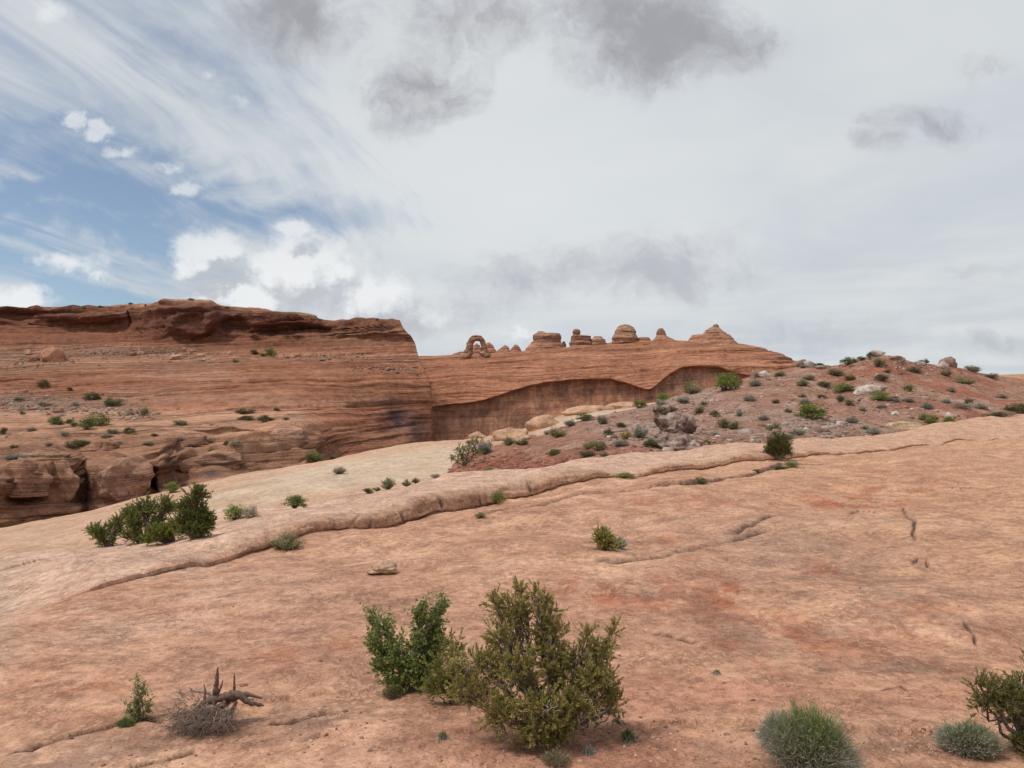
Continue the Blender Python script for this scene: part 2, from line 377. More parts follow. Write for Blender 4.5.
carve([(306,626),(316,632),(326,640),(342,647),(356,652)], .02, .03, .02, .3, .05)
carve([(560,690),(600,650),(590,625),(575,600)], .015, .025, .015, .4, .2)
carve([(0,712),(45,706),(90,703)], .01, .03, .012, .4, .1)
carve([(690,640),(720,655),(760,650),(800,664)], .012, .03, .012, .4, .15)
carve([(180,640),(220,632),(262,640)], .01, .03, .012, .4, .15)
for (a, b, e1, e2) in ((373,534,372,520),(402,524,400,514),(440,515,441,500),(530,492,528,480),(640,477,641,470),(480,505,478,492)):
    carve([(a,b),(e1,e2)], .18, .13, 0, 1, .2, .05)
# the sloping mound the bushes stand on
mx, my = pix(500, 735); mound = np.exp(-(((X-mx)/1.3)**2+((Y-my)/.7)**2)); dz += .12*mound
sandm = np.clip(np.exp(-(((PX-760)/190)**4+((PY-703)/22)**4))+.8*np.exp(-(((PX-500)/150)**4+((PY-742)/20)**4)), 0, 1); dz = dz*(1-.75*sandm)
n = normals(P); vis = sst(t, 0, 2)[:, None]
face = np.exp(-((t-7.2)/1.0)**2)[:, None]
PV = P.copy(); PV[..., 2] += dz*vis
fn = (.16*fbm(X/1.3, Y/1.3, Z/.3, 4, .55, 91)-.16*np.exp(-(vnoise(X/1.7, Y/2.5, 0*X, 95)/.06)**2))*face*np.clip(H, 0, .5)[None, :]*2
PV += n*fn[..., None]*vis[..., None]
# rock colour (stains, sand, pale band, painted crack shade)
base = np.array([.535, .295, .188])
col = np.ones(X.shape+(3,))*base
nL = fbm(X/2.6, Y/2.6, 0*X, 4, .6, 101); nM = fbm(X/.7, Y/1.0, 0*X, 4, .6, 103)
def mixc(c_, f): 
    global col
    f = np.clip(f, 0, 1)[..., None]; col = col*(1-f)+np.array(c_)*f
def reg(px, py, rx, ry, pw=1):
    return np.exp(-(((PX-px)/rx)**2+((PY-py)/ry)**2))
mixc((.62,.37,.25), sst(nL, -.05, .45)*.55)
mixc((.42,.215,.145), sst(-nL, 0., .45)*.55)
mixc((.36,.185,.115), sst(nM, .0, .4)*.6)
mixc((.60,.40,.30), .75*sst(t, 8.2, 9.2)[:, None]*np.ones_like(X))          # the band above the ledge is paler
mixc((.38,.25,.165), .35*(sst(t, 6.8, 7.2)*(1-sst(t, 8.6, 9.3)))[:, None]*np.ones_like(X)*np.clip(H*2, 0, 1)[None, :])
mixc((.53,.30,.18), .5*sst(PX, 560, 900)*(1-sst(PY, 540, 620)))
mixc((.40,.25,.18), .5*reg(760, 540, 120, 30))
red = sst(fbm(X/.5+3, Y/.9, 0*X, 5, .68, 107), -.08, .2)
rz_ = reg(650,548,45,14)+reg(620,590,70,16)+.9*reg(735,590,40,22)+.9*reg(860,500,60,12)+.8*reg(830,565,30,16)+.85*reg(770,640,90,30)+.6*reg(910,480,70,10)+.6*reg(320,650,60,22)+.6*reg(70,690,80,25)+.5*reg(700,505,120,10)+.5*reg(930,640,80,40)
mixc((.38,.12,.06), red*rz_*.95)
gry = sst(fbm(X/.7-5, Y/.7, 0*X, 4, .6, 109), .0, .25)
gz = reg(300,640,40,12)*1.2+reg(895,748,38,9)*1.3+reg(800,668,50,9)+reg(910,672,30,9)+reg(15,665,30,12)+reg(830,600,160,50)+.8*reg(900,735,45,12)+reg(200,745,120,25)+reg(330,735,80,30)+.5*reg(640,600,60,10)
mixc((.215,.135,.105), gry*gz*.55)
sandn = sst(fbm(X/.8, Y/.8, 0*X+3, 3, .5, 113), -.35, .15)
sand = np.clip(reg(720,692,120,13)+reg(880,705,150,14)+.9*reg(600,700,90,30)+.9*reg(480,745,140,22)+.6*reg(300,750,110,22)+reg(640,750,90,16)+.8*reg(960,752,120,14)+.9*reg(560,755,110,30), 0, 1)
mixc((.47,.225,.145), sand*(.35+.65*sandn)*.85)
mixc((.63,.40,.29), .7*reg(110,600,210,60)*sst(nM, -.3, .4))
pn = sst(fbm(X/.55+7, Y/.4, 0*X, 5, .6, 131), -.1, .12)
mixc((.25,.145,.105), pn*.75*np.clip(reg(330,728,60,18)+reg(255,712,50,12)*.8+reg(150,745,60,14)+reg(50,768,60,12)+reg(895,748,34,8)*1.3+reg(700,752,50,12)*.8+.6*reg(760,652,60,12), 0, 1))
mixc((.62,.41,.29), sst(nM, -.2, .3)*.7*np.clip(reg(710,725,70,4)+reg(860,736,60,4)+.8*reg(560,648,60,10)+.6*reg(900,620,90,30), 0, 1))
mixc((.085,.05,.038), .9*(sst(t, 5.0, 5.15)*(1-sst(t, 5.9, 6.5)))[:, None]*sst(H, .005, .03)[None, :]*(.55+.45*sst(vnoise(X/1.1, Y/1.1, 0*X, 141), -.4, .3)))  # crack at the ledge foot: its shade painted as a dark line
mixc((.27,.13,.085), .7*sand*sst(fbm(X/.3, Y/.3, 0*X, 4, .6, 143), -.1, .3)*np.clip(reg(540,738,110,22)+reg(215,722,50,16)+reg(812,765,80,10)+reg(975,752,60,9), 0, 1))
mixc((.075,.045,.035), .95*np.clip(CRACK_SHADE*1.25, 0, 1)**1.3*(dist < 70))  # shade inside the carved cracks, painted dark into the rock colour
mixc((.50,.36,.27), .7*sst(-PX+40+0*PY, 0, 60)*reg(0,600,120,60))
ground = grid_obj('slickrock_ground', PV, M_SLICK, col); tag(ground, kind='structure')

# ------------------------------------------------------------------ PALE SLAB beyond the crest, ending at the canyon rim
u = cols(-20, 700, 2.0, hi=900)
EDGE = [(-700,600,65),(-100,545,72),(0,529,75),(35,520,78),(84,511,82),(131,499.5,87),(164,492,91),(204,485,96),(240,476,101),(300,464,110),(351,455,118),(407,447,126),(460,441,132),(494,435,138),(527,427,142),(566,415,150),(627,406,158),(680,400,160),(760,396,165),(900,395,170)]
bm = line([(-700,640,36),(-100,580,44),(0,562,48),(80,553,50),(150,542,50),(240,520,55),(300,506,60),(400,488,64),(450,479,68),(520,462,80),(600,430,105),(700,410,130),(900,405,140)], u)
ed = line(EDGE, u); mid = .5*(bm+ed); mid[:, 2] += .35
P, t = loft([off(bm, -18, -3.), bm, mid, ed, off(ed, 3, -1.0), off(ed, 7, -6), off(ed, 12, -16), off(ed, 16, -30)], [8, 45, 45, 8, 8, 8, 4])
X, Y, Z = P[..., 0], P[..., 1], P[..., 2]; PX, PY = proj(P)
dz = .55*fbm(X/14, Y/14, 0*X, 4, .5, 201)+.14*fbm(X/2.5, Y/3.5, 0*X, 4, .55, 203)
q = (Y*.20-X*.05)+.8*fbm(X/12, Y/12, 0*X, 3, .5, 205); tt = q-np.floor(q); dz += .22*np.where(tt < .9, tt/.9, (1-tt)/.1)*sst(vnoise(X/15, Y/15, 0*X, 9), -.3, .3)
PV = P.copy(); PV[..., 2] += dz
col = np.ones(X.shape+(3,))*np.array([.55,.345,.235])
nL = fbm(X/9, Y/9, 0*X, 4, .6, 207)
mixc((.56,.42,.30), np.clip(1.25*(sst(t, 1.0, 1.35)*(1-sst(t, 1.9, 2.5)))[:, None]*sst(PX, 120, 300)+.35*sst(nL, 0, .5), 0, 1))
mixc((.46,.27,.17), .5*sst(-nL, 0.05, .4)); mixc((.30,.17,.11), .8*sst(t, 3.2, 4.2)[:, None]*np.ones_like(X))
pale = grid_obj('pale_slickrock_slab', PV, M_PALE, col); tag(pale, kind='structure')

# ------------------------------------------------------------------ RED DIRT HILL
u = cols(430, 1044, 1.9, lo=330)
SKY = [(330,640,80),(430,520,72),(446,480,72),(455,464,76),(475,451,85),(500,445,90),(540,436,95),(575,421,105),(620,411,110),(660,402.5,115),(678,396,116),(705,390,118),(737,380.5,120),(766,374,122),(800,368,124),(837,366,124),(850,362,122),(870,358,120),(885,356,120),(913,361.5,121),(954,367,122),(980,373.5,124),(1001,377.5,126),(1060,380,128),(1700,385,130)]
skyl = line(SKY, u); c0 = line(CREST, u)
c1 = off(c0, 1.5, -.35); c2 = .5*(c1+skyl); c2[:, 2] -= .35+.9*np.exp(-((u-880)/160)**2)
P, t = loft([off(c0, -1, -3.), c1, c2, skyl, off(skyl, 8, -.6), off(skyl, 30, -8), off(skyl, 45, -30)], [4, 75, 75, 6, 6, 4])
X, Y, Z = P[..., 0], P[..., 1], P[..., 2]; PX, PY = proj(P)
hm = sst(t, 1, 1.2)[:, None]*(1-.6*sst(t, 2.7, 3.1)[:, None])
gull = fbm((X*.8+Y*.35)/5, (Y*.8)/14, 0*X, 4, .55, 303)
PV = P.copy(); PV[..., 2] += hm*(.9*fbm(X/13, Y/13, 0*X, 4, .5, 301)+.55*gull+.16*fbm(X/1.6, Y/1.6, 0*X, 4, .6, 305))
col = np.ones(X.shape+(3,))*np.array([.295,.135,.088])
nL = fbm(X/7, Y/10, 0*X, 4, .6, 307); nM = fbm(X/2., Y/2., 0*X, 3, .6, 309)
mixc((.31,.185,.13), sst(nL, -.1, .3)*.6); mixc((.30,.105,.062), sst(-nL, .05, .3)*.65); mixc((.42,.31,.25), sst(nM, .1, .45)*.45)
mixc((.33,.265,.22), .55*reg(640, 430, 45, 22)+.5*reg(700, 405, 60, 14)+.4*reg(830, 425, 60, 16))
mixc((.27,.085,.052), .7*(reg(500,465,50,12)+reg(960,372,70,10)*.5+reg(640,415,50,8)*.5))
dirt = grid_obj('red_dirt_hill', PV, M_DIRT, col); tag(dirt, kind='structure')

# far orange slab right of the hill
u = cols(940, 1060, 4, lo=900)
sl = line([(900,386,170),(960,378,170),(1000,375.5,172),(1024,374.5,172),(1700,368,175)], u)
P, t = loft([off(sl, -40, -9), off(sl, -15, -.9), sl, off(sl, 40, 1.), off(sl, 70, -30)], [6, 16, 8, 4])
X, Y = P[..., 0], P[..., 1]; PV = P.copy(); PV[..., 2] += .5*fbm(X/9, Y/9, 0*X, 4, .5, 401)
col = np.ones(X.shape+(3,))*np.array([.44,.25,.155]); tag(grid_obj('orange_slickrock_slab', PV, M_PALE, col), kind='structure')

# ------------------------------------------------------------------ LEFT MESA
def strata_disp(P, n, amp, zs, seed, hx=.012):
    X, Y, Z = P[..., 0], P[..., 1], P[..., 2]
    warp = -.055*X+3.2*fbm(X/130, Y/130, 0*X, 2, .45, seed)
    q = (Z+warp)/zs
    a = vnoise(X*hx, Y*hx, q, seed+1); b = vnoise(X*hx*2.2, Y*hx*2.2, q*2.3, seed+2); c_ = vnoise(X*hx*5, Y*hx*5, q*4.9, seed+3)
    s = a+.45*b+.2*c_; s = np.sign(s)*np.abs(s)**.75
    qq = (Z+warp+.5*fbm(X/26, Y/26, 0*X, 2, .5, seed+8))/(zs*1.15); qq = qq+.9*vnoise(0*qq, 0*qq, qq*.8, seed+5)
    fr = qq-np.floor(qq); k = np.floor(qq)
    on = sst(vnoise(X/34, Y/34, k*3.7, seed+6), -.05, .35)
    g = -np.exp(-((fr-.5)/.09)**2)*1.5*on+.55*sst(fr, .5, .56)*(1-sst(fr, .6, 1.4))*on
    return n*((s*.55+g)*amp)[..., None], s
u = cols(-20, 432, 1.15, hi=432)
END = {}
def rm(end): return lambda q: np.where(q <= 300, q, 300+(q-300)*(end-300)/132.)
ML = [([(-700,640,110),(0,600,120),(165,580,133),(330,520,172),(380,500,235),(432,490,284)], 432),
      ([(-700,600,112),(0,548,124),(80,530,130),(165,508,140),(240,492,155),(322,468,178),(336,464,205),(380,462,240),(432,452,290)], 432),
      ([(-700,490,122),(0,462,131),(40,459,133),(72,464,138),(82,457,146),(110,452,148),(160,455,150),(176,458,163),(200,460,168),(240,452,172),(290,442,184),(318,440,192),(332,448,214),(380,446,250),(432,440,293)], 432),
      ([(-700,448,170),(0,438,178),(80,434,182),(165,430,190),(240,428,198),(300,424,205),(322,430,212),(340,434,228),(380,432,262),(432,425,297)], 432),
      ([(-700,415,230),(0,408,238),(80,409,236),(150,413,232),(240,410,236),(295,410,238),(330,414,246),(380,413,276),(432,408,300)], 432),
      ([(-700,390,270),(0,388,268),(150,389,266),(240,384,268),(330,386,275),(380,386,290),(432,387,304)], 431),
      ([(-700,372,300),(0,371,296),(61,366,298),(152,366,300),(260,358,306),(330,355,314),(432,358,318)], 419),
      ([(-700,352,332),(0,352,328),(150,351,328),(260,351,324),(432,349,324)], 416.5),
      ([(-700,328,372),(0,325,370),(127,328,368),(162,337,350),(225,337,346),(260,338,345),(350,338,340),(432,340,332)], 414),
      ([(-700,312,375),(0,313,372),(30,312,372),(40,310,370),(127,311,372),(152,309,365),(163,304,356),(211,304,351),(222,312,350),(260,316,347),(320,322,344),(345,326,343),(360,323,341),(432,325,336)], 402),
      ([(-700,307,386),(0,309,384),(28,308.5,384),(38,306.5,382),(101,307.5,384),(114,304.5,384),(152,303,375),(165,299.5,366),(211,300,362),(221,306.5,362),(258,308.5,360),(284,312,356),(319,314.5,354),(328,319,353),(347,321,352),(357,319.5,350),(432,320.5,345)], 397)]
rows = [line(p, u, rm(e)) for p, e in ML]
rows += [off(rows[-1], 60, 3.), off(rows[-1], 200, -8)]
rows = [np.concatenate([r, np.stack([[ r[-1,0]*(1+(3 if k < 3 else 22)*k/r[-1,1])-(1.5+2.5*k), r[-1,1]+(3 if k < 3 else 22)*k, r[-1,2]-.2*k*k] for k in range(1, 9)])]) for r in rows]
P, t = loft(rows, [4, 50, 26, 26, 26, 22, 18, 26, 26, 14, 4, 3])
n = normals(P); n *= np.sign(-n[..., 1:2]*1.0+n[..., 2:3]*.6+1e-6)
X, Y, Z = P[..., 0], P[..., 1], P[..., 2]; PX, PY = proj(P)
T2 = t[:, None]*np.ones_like(X)
D1, s1 = strata_disp(P, n, 1., 4.2, 501)
D2, s2 = strata_disp(P, n, 1., 1.6, 521, .02)
amp = np.interp(T2, [0,1,2,3,4,5,6,7,8,8.7,9.4,10,12], [.6,1.,.9,.9,.9,1.1,.8,.7,1.4,1.9,1.7,.5,.3])
amp2 = np.interp(T2, [0,1,2,3,4,5,6,7,8,8.7,9.4,10,12], [.35,.5,.5,.5,.5,.55,.4,.4,.8,.9,.8,.2,.1])
endf = np.interp(PX, [395, 432], [1, .55])
PV = P + D1*(amp*endf)[..., None] + D2*(amp2*endf)[..., None]
lump = fbm(X/22, Y/22, Z/14, 4, .5, 541); blocky = np.abs(fbm(X/11, Y/11, Z/8, 3, .5, 543))
cl = np.interp(T2, [.5,1,2,2.6,3.2,7.6,8.1,9.2,9.8], [1,1,1,.8,.25,.15,2.2,2.2,.3])
left = np.interp(PX, [310, 335], [1, .25])*(T2 < 4)+(T2 >= 4)*.6
PV += n*(cl*left*(3.4*lump-3.6*blocky+1.2))[..., None]
# dark clefts and hollows in the canyon wall, buttress at the mesa rim
def push(px, py, rx, ry, dd, sharp=1):
    g = np.exp(-((((PX-px)/rx)**2+((PY-py)/ry)**2)**sharp)); s = (PV[..., 1]+dd*g)/PV[..., 1]; PV[..., 0] *= s; PV[..., 1] *= s; PV[..., 2] *= s
push(152, 482, 10, 16, 9, 2); push(172, 478, 24, 10, 7, 2); push(25, 499, 18, 5, 4, 2); push(84, 500, 5, 22, 5, 1); push(175, 452, 34, 3, 4, 2)
push(122, 480, 26, 16, -6, 1); push(45, 475, 26, 12, -4, 1); push(8, 480, 14, 30, -3); push(392, 428, 14, 16, 4, 2); push(230, 434, 46, 2, 3, 2); push(55, 452, 30, 2, 3, 2)
push(322, 452, 3, 14, 5, 2); push(192, 318, 27, 20, -13, 3); push(192, 322, 14, 9, 5, 2); push(92, 317, 34, 7, -5, 3); push(18, 317, 18, 5, 6, 2); push(290, 330, 40, 5, 6, 2); push(235, 326, 14, 8, 6, 2); push(131, 318, 1.0, 10, 3, 2); push(60, 478, 22, 1.6, 3, 2); push(28, 484, 20, 1.6, 3, 2)
col = np.ones(X.shape+(3,))*np.array([.335,.14,.078])
nL = fbm(X/40, Y/40, Z/9, 4, .6, 551)
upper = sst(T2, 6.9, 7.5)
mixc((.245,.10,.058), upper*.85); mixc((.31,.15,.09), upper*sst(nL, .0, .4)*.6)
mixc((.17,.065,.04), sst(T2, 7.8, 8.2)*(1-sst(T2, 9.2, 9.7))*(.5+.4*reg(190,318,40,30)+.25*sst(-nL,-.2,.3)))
mixc((.40,.21,.13), .7*reg(380,335,40,12)*upper)
mixc((.42,.235,.14), sst(T2, 9.3, 9.9)*.7)
mixc((.47,.255,.16), (sst(T2, 2.1, 2.6)*(1-sst(T2, 3.9, 4.3)))*np.interp(PX, [300, 325], [.9, 0]))
mixc((.40,.205,.125), .6*(sst(T2, 5.5, 5.9)*(1-sst(T2, 6.3, 7))))
mixc((.34,.18,.11), .8*(1-sst(T2, 2.0, 2.6))*np.interp(PX, [300, 335], [1, 0]))
mixc((.28,.20,.155), .7*(reg(20,403,45,9)+reg(90,408,55,9)*.7)); mixc((.27,.165,.115), .7*reg(110,353,110,7)+.6*reg(15,360,40,8))
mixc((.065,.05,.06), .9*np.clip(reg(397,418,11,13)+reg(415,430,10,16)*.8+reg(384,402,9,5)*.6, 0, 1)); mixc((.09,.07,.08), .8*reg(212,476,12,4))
mixc((.38,.21,.14), .5*sst(fbm(X/60, Y/60, Z/5, 3, .5, 553), .1, .4)*(T2 > 4)*(T2 < 6.5))
streak = np.clip(sst(T2, 7.8, 8.2)*(1-sst(T2, 9.4, 9.8))*.7+.8*reg(165,475,40,20)+.6*reg(415,430,25,20), 0, 1)
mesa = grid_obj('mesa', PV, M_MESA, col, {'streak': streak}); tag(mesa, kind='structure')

# ------------------------------------------------------------------ FAR RIDGE with alcove
u = np.concatenate([np.arange(370, 412, 6), np.arange(412, 800, .95), np.arange(800, 1010, 6)]).astype(float)
LIP = [(370,412,372),(412,408,372),(430,406.5,372),(455,404,373),(475,401.6,374),(494.5,396.7,375),(514,390,376),(541,383,376),(576,379.3,375),(606,378,374),(629,383.5,372),(649,389,370),(655,386,370),(664,378,371),(674,371,372),(683,366.5,372),(700,365.4,372),(717,365.6,371),(725,368.5,370),(737,372.5,368),(756,376,365),(800,386,360),(1010,400,350)]
RS = [(370,357,470),(430,355.8,470),(455,354.3,470),(496,352.4,470),(524,351.3,470),(567,347.5,468),(606,343.4,466),(639,340.4,464),(653,340.4,464),(686,342,462),(737,343.5,460),(750,345,458),(762,347.5,455),(778,353,450),(795,361,445),(820,371,440),(1010,400,430)]
lip = line(LIP, u); rs = line(RS, u); lip[:, 2] += .35*fbm(u/7, 0*u, 0*u, 4, .6, 601)
rec = np.interp(u, [370,412,440,480,600,645,652,690,725,745,760,1010], [.6,1.0,2.2,3.6,4.2,3.2,2.8,4,3,1.5,.5,.5])
wallm = np.clip(rec/2.6, 0, 1)
under = off(lip, 0, 0)-np.stack([0*u, 0*u, .9+0*u], -1); under = off(under, rec, 0)
ft = line([(370,480,368),(430,462,368),(560,455,368),(700,440,364),(760,430,360),(1010,430,350)], u)
wm = .55*under+.45*ft
m1 = lip*.55+rs*.45; m1[:, 2] += 1.5
P, t = loft([off(ft, 2, -15), ft, wm, under, lip, off(lip, 2.5, 1.0), m1, rs, off(rs, 30, -1), off(rs, 80, -20)], [3, 44, 44, 5, 6, 60, 60, 5, 3])
n = normals(P); n *= np.sign(-n[..., 1:2]+n[..., 2:3]*.6+1e-6)
X, Y, Z = P[..., 0], P[..., 1], P[..., 2]; PX, PY = proj(P); T2 = t[:, None]*np.ones_like(X)
D1, s1 = strata_disp(P, n, 1., 3.6, 601); D2, _ = strata_disp(P, n, 1., 1.3, 611, .02)
amp = np.interp(T2, [0,2.8,3.2,4,4.6,5,6,6.8,7.1,9], [.08,.15,.2,.2,.4,.9,1.25,.8,.2,.2])
PV = P+D1*amp[..., None]+D2*(amp*.45)[..., None]
PV += n*(1.2*fbm(X/25, Y/25, Z/16, 4, .5, 621)*np.interp(T2, [0, 3, 4, 5, 6.8, 7.2], [1, .8, .3, .8, .6, .1]))[..., None]
col = np.ones(X.shape+(3,))*np.array([.385,.165,.092])
nL = fbm(X/50, Y/50, Z/7, 4, .6, 631)
mixc((.33,.135,.08), sst(nL, .05, .4)*.6); mixc((.46,.22,.13), sst(-nL, .05, .4)*.6)
wallc = (1-sst(T2, 3.4, 3.9))*wallm[None, :]
mixc((.56,.27,.165), wallc*.95); mixc((.48,.28,.20), wallc*.6*reg(690,385,30,25))
mixc((.34,.18,.12), wallc*.6*reg(470,425,60,25))
ridge = grid_obj('ridge', PV, M_MESA, col, {'streak': wallc*.9}); tag(ridge, kind='structure')

# ------------------------------------------------------------------ desert floor to the horizon
u = np.linspace(-1, 1, 60); gx, gy = np.meshgrid(np.sign(u)*np.abs(u)**2*6000, np.sign(u)*np.abs(u)**2*6000)
PV = np.stack([gx, gy, -34+1.5*fbm(gx/300, gy/300, 0*gx, 3, .5, 701)], -1)
tag(grid_obj('ground', PV, M_DIRT, np.ones(gx.shape+(3,))*np.array([.30,.17,.11])), kind='structure')

bpy.context.view_layer.update()
TERR = [ground, pale, dirt, mesa, ridge]
def hit(px, py, only=None, jitter=True):
    d = Vector(((px-HX)/F, 1, (HY-py)/F)); best = None
    for o in (only or TERR):
        ok, loc, nor, _ = o.ray_cast(Vector((0, 0, 0)), d)
        if ok and (best is None or loc.y < best.y): best = loc
    return best
def drop(x, y, objs):
    best = None
    for o in objs:
        ok, loc, nor, _ = o.ray_cast(Vector((x, y, 200)), Vector((0, 0, -1)))
        if ok and (best is None or loc.z > best.z): best = loc
    return best

#@@OBJECTS@@
# ------------------------------------------------------------------ rocks standing on their own
def rock_mesh(name, seed, sx, sy, sz, rough=.22, flat=.0, sub=4, color=(.4, .25, .17), cuts=7, mat=None, layers=0., tint=None, knob=0., crack=0.):
    """an angular weathered block: icosphere cut by random planes, then roughened; base at z = 0, sizes are full extents"""
    bm_ = bmesh.new(); bmesh.ops.create_icosphere(bm_, subdivisions=sub, radius=1)
    V_ = np.array([v.co[:] for v in bm_.verts]); Fc = np.array([[v.index for v in f.verts] for f in bm_.faces]); bm_.free()
    rg = np.random.RandomState(seed)
    for _ in range(cuts):
        d = rg.normal(size=3); d[2] *= .6; d /= np.linalg.norm(d); k = rg.uniform(.62, .86); s = V_@d
        V_ = V_-np.clip(s-k, 0, None)[:, None]*d*.95
    n_ = V_/np.linalg.norm(V_, axis=1, keepdims=True)
    V_ = V_+n_*(rough*fbm(V_[:, 0]*1.6+seed, V_[:, 1]*1.6, V_[:, 2]*1.6, 4, .55, seed))[:, None]
    if crack: V_ = V_-n_*(crack*np.exp(-(vnoise(V_[:, 0]*1.7+seed, V_[:, 1]*1.7, V_[:, 2]*2.4, seed+41)/.05)**2))[:, None]
    if knob: V_ = V_+n_*(knob*(.9-2.2*np.abs(fbm(V_[:, 0]*4.2+seed, V_[:, 1]*4.2, V_[:, 2]*4.2, 3, .6, seed+31))))[:, None]
    if layers: V_ = V_+n_*np.array([1, 1, 0])*(layers*vnoise(V_[:, 0]*.5, V_[:, 1]*.5, V_[:, 2]*6+seed, seed+5))[:, None]
    V_[:, 2] = np.maximum(V_[:, 2], -.75)
    mn, mx_ = V_.min(0), V_.max(0); V_ = (V_-(mn+mx_)/2)/(mx_-mn); V_[:, 2] += .5
    V_ = V_*np.array([sx, sy, sz])
    cl_ = np.array(color)*(1+.25*fbm(V_[:, 0]/sx*3, V_[:, 1]/sx*3, V_[:, 2]/sx*3, 3, .6, seed+9))[:, None]
    if tint is not None:
        f = sst(fbm(V_[:, 0]/sx*5, V_[:, 1]/sx*5, V_[:, 2]/sx*5, 4, .6, seed+19), 0, .2)[:, None]; cl_ = cl_*(1-f)+np.array(tint)*f
    return raw_mesh(name, V_, Fc, mat or M_BOULD, cl_)
def place_rock(name, label, px, py, wpx, hpx, seed, cat='rock', color=(.4,.25,.17), only=None, sink=.12, group=None, depth=.8, rz=0, **kw):
    p = hit(px, py-1, only)
    if p is None: print('no hit', name, px, py); return
    w = wpx/F*p.y; h = hpx/F*p.y*(1+sink)
    o = link(name, rock_mesh(name, seed, w, w*depth, h, color=color, **kw), loc=(p.x, p.y+w*depth*.30, p.z-h*sink-.02*h), rz=rz)
    return tag(o, label, cat, group)
TAN, GREY, RED = (.50,.31,.20), (.44,.35,.30), (.36,.17,.11)

# ---- free-standing stone on the slickrock
place_rock('boulder', 'small loose angular tan stone lying alone on the bare foreground slickrock', 381, 576, 31, 13, 5, 'stone', (.52,.34,.23), [ground], sink=.02, rough=.3, cuts=26, layers=.16, crack=.08)
# ---- rounded pale humps at the foot of the dirt hill
gR = 'pale rounded rocks between the dirt hill and the alcove'
for (px, py, w, h, sd_, lab) in [
    (511,440,40,14,11,'long low pale rock behind the two dark olive shrubs left of the loaf-shaped rock'),
    (544,429,38,17,12,'highest rounded pale rock below the alcove cliff, shaped like a loaf'),
    (478,439,20,8,13,'small flat pale rock left of the long low pale rock near the bushy tree'),
    (590,414,56,10,14,'broad flat pale rock slab right behind the two bright green bushes'),
    (626,409,40,8,15,'pale rock slab ending at the small green bush below the ridge'),
    (531,440,16,7,16,'small tan block wedged between the two loaf-shaped pale rocks')]:
    place_rock('pale_rock', lab, px, py, w, h, sd_, 'rock', (.49,.30,.195), [pale, dirt], group=gR, rough=.2, cuts=7, layers=.08, depth=.7, sink=.42, crack=.06)
# ---- knobbly grey conglomerate
gC = 'knobbly grey conglomerate boulders on the dirt hill'
for (px, py, w, h, sd_, lab) in [
    (677,435,44,22,21,'large knobbly grey conglomerate boulder, upper of the pair left of the round juniper'),
    (680,452,62,20,22,'lower knobbly grey conglomerate boulder touching the pale ledge'),
    (666,415,26,10,23,'small grey knobbly boulder above the large conglomerate pair')]:
    place_rock('conglomerate_boulder', lab, px, py, w, h, sd_, 'boulder', (.36,.27,.225), [dirt], group=gC, rough=.62, cuts=2, sub=5, tint=(.17,.10,.08), depth=.8, knob=.16)
place_rock('boulder', 'wide whitish boulder in the middle of the red hillside beside a green shrub', 873, 396, 36, 11, 24, 'boulder', (.56,.47,.41), [dirt], rough=.35, cuts=5, depth=.6, tint=(.33,.24,.2))
place_rock('boulder', 'long tan boulder lying along the foot of the hill just above the pale ledge', 907, 431, 40, 9, 25, 'boulder', (.50,.35,.23), [dirt, ground], rough=.12, cuts=5, depth=.5, layers=.06)
place_rock('boulder', 'small pale stone below the yellow-green shrub on the right hillside', 841, 428, 9, 6, 26, 'stone', (.52,.42,.36), [dirt])
place_rock('boulder', 'little white stone alone in the red dirt below the whitish boulder', 896, 416, 8, 4, 27, 'stone', (.68,.61,.55), [dirt])
place_rock('boulder', 'pale block beside the last green bush near the right ledge', 950, 420, 10, 7, 28, 'stone', (.52,.43,.37), [dirt])
gT = 'grey rocks on the crest of the dirt hill'
for k, (px, py, w, h, lab) in enumerate([
    (880,357,13,5,'flat pale rock at the left end of the hilltop pile'), (889,356,15,5,'long whitish slab lying on the top of the hill'),
    (897,358,12,6,'dark grey block in the middle of the hilltop pile'), (904,357,9,7,'upright grey rock at the right end of the hilltop pile'),
    (911,361,10,5,'broken rock just below the right end of the hilltop pile'), (898,363,11,5,'reddish rock tumbled below the middle of the hilltop pile'),
    (926,364,12,5,'low grey rock on the crest right of the hilltop pile'), (938,366,14,6,'paired grey rock on the crest below a dry shrub'),
    (951,368,14,8,'dark reddish boulder at the right end of the crest'), (944,370,9,6,'pale chip of rock leaning by the dark reddish crest boulder'),
    (921,367,9,4,'small rusty rock under the low grey crest rock'),
    (803,368,9,6,'white rock at the left end of the crest where the ridge ends'), (810,368,10,5,'pale rock beside the white rock on the left crest'),
    (822,370,9,3,'thin pale rock in front of the left crest shrub'), (756,379,9,6,'pale round rock under the ridge end'), (766,378,9,5,'grey rock right of the pale round rock under the ridge end')]):
    place_rock('crest_rock', lab, px, py, w*1.35, h*1.4, 40+k, 'rock', [(.50,.42,.37), (.36,.26,.21), (.30,.19,.15)][k % 3], [dirt], group=gT, rough=.3, sub=3, cuts=9, depth=.9)
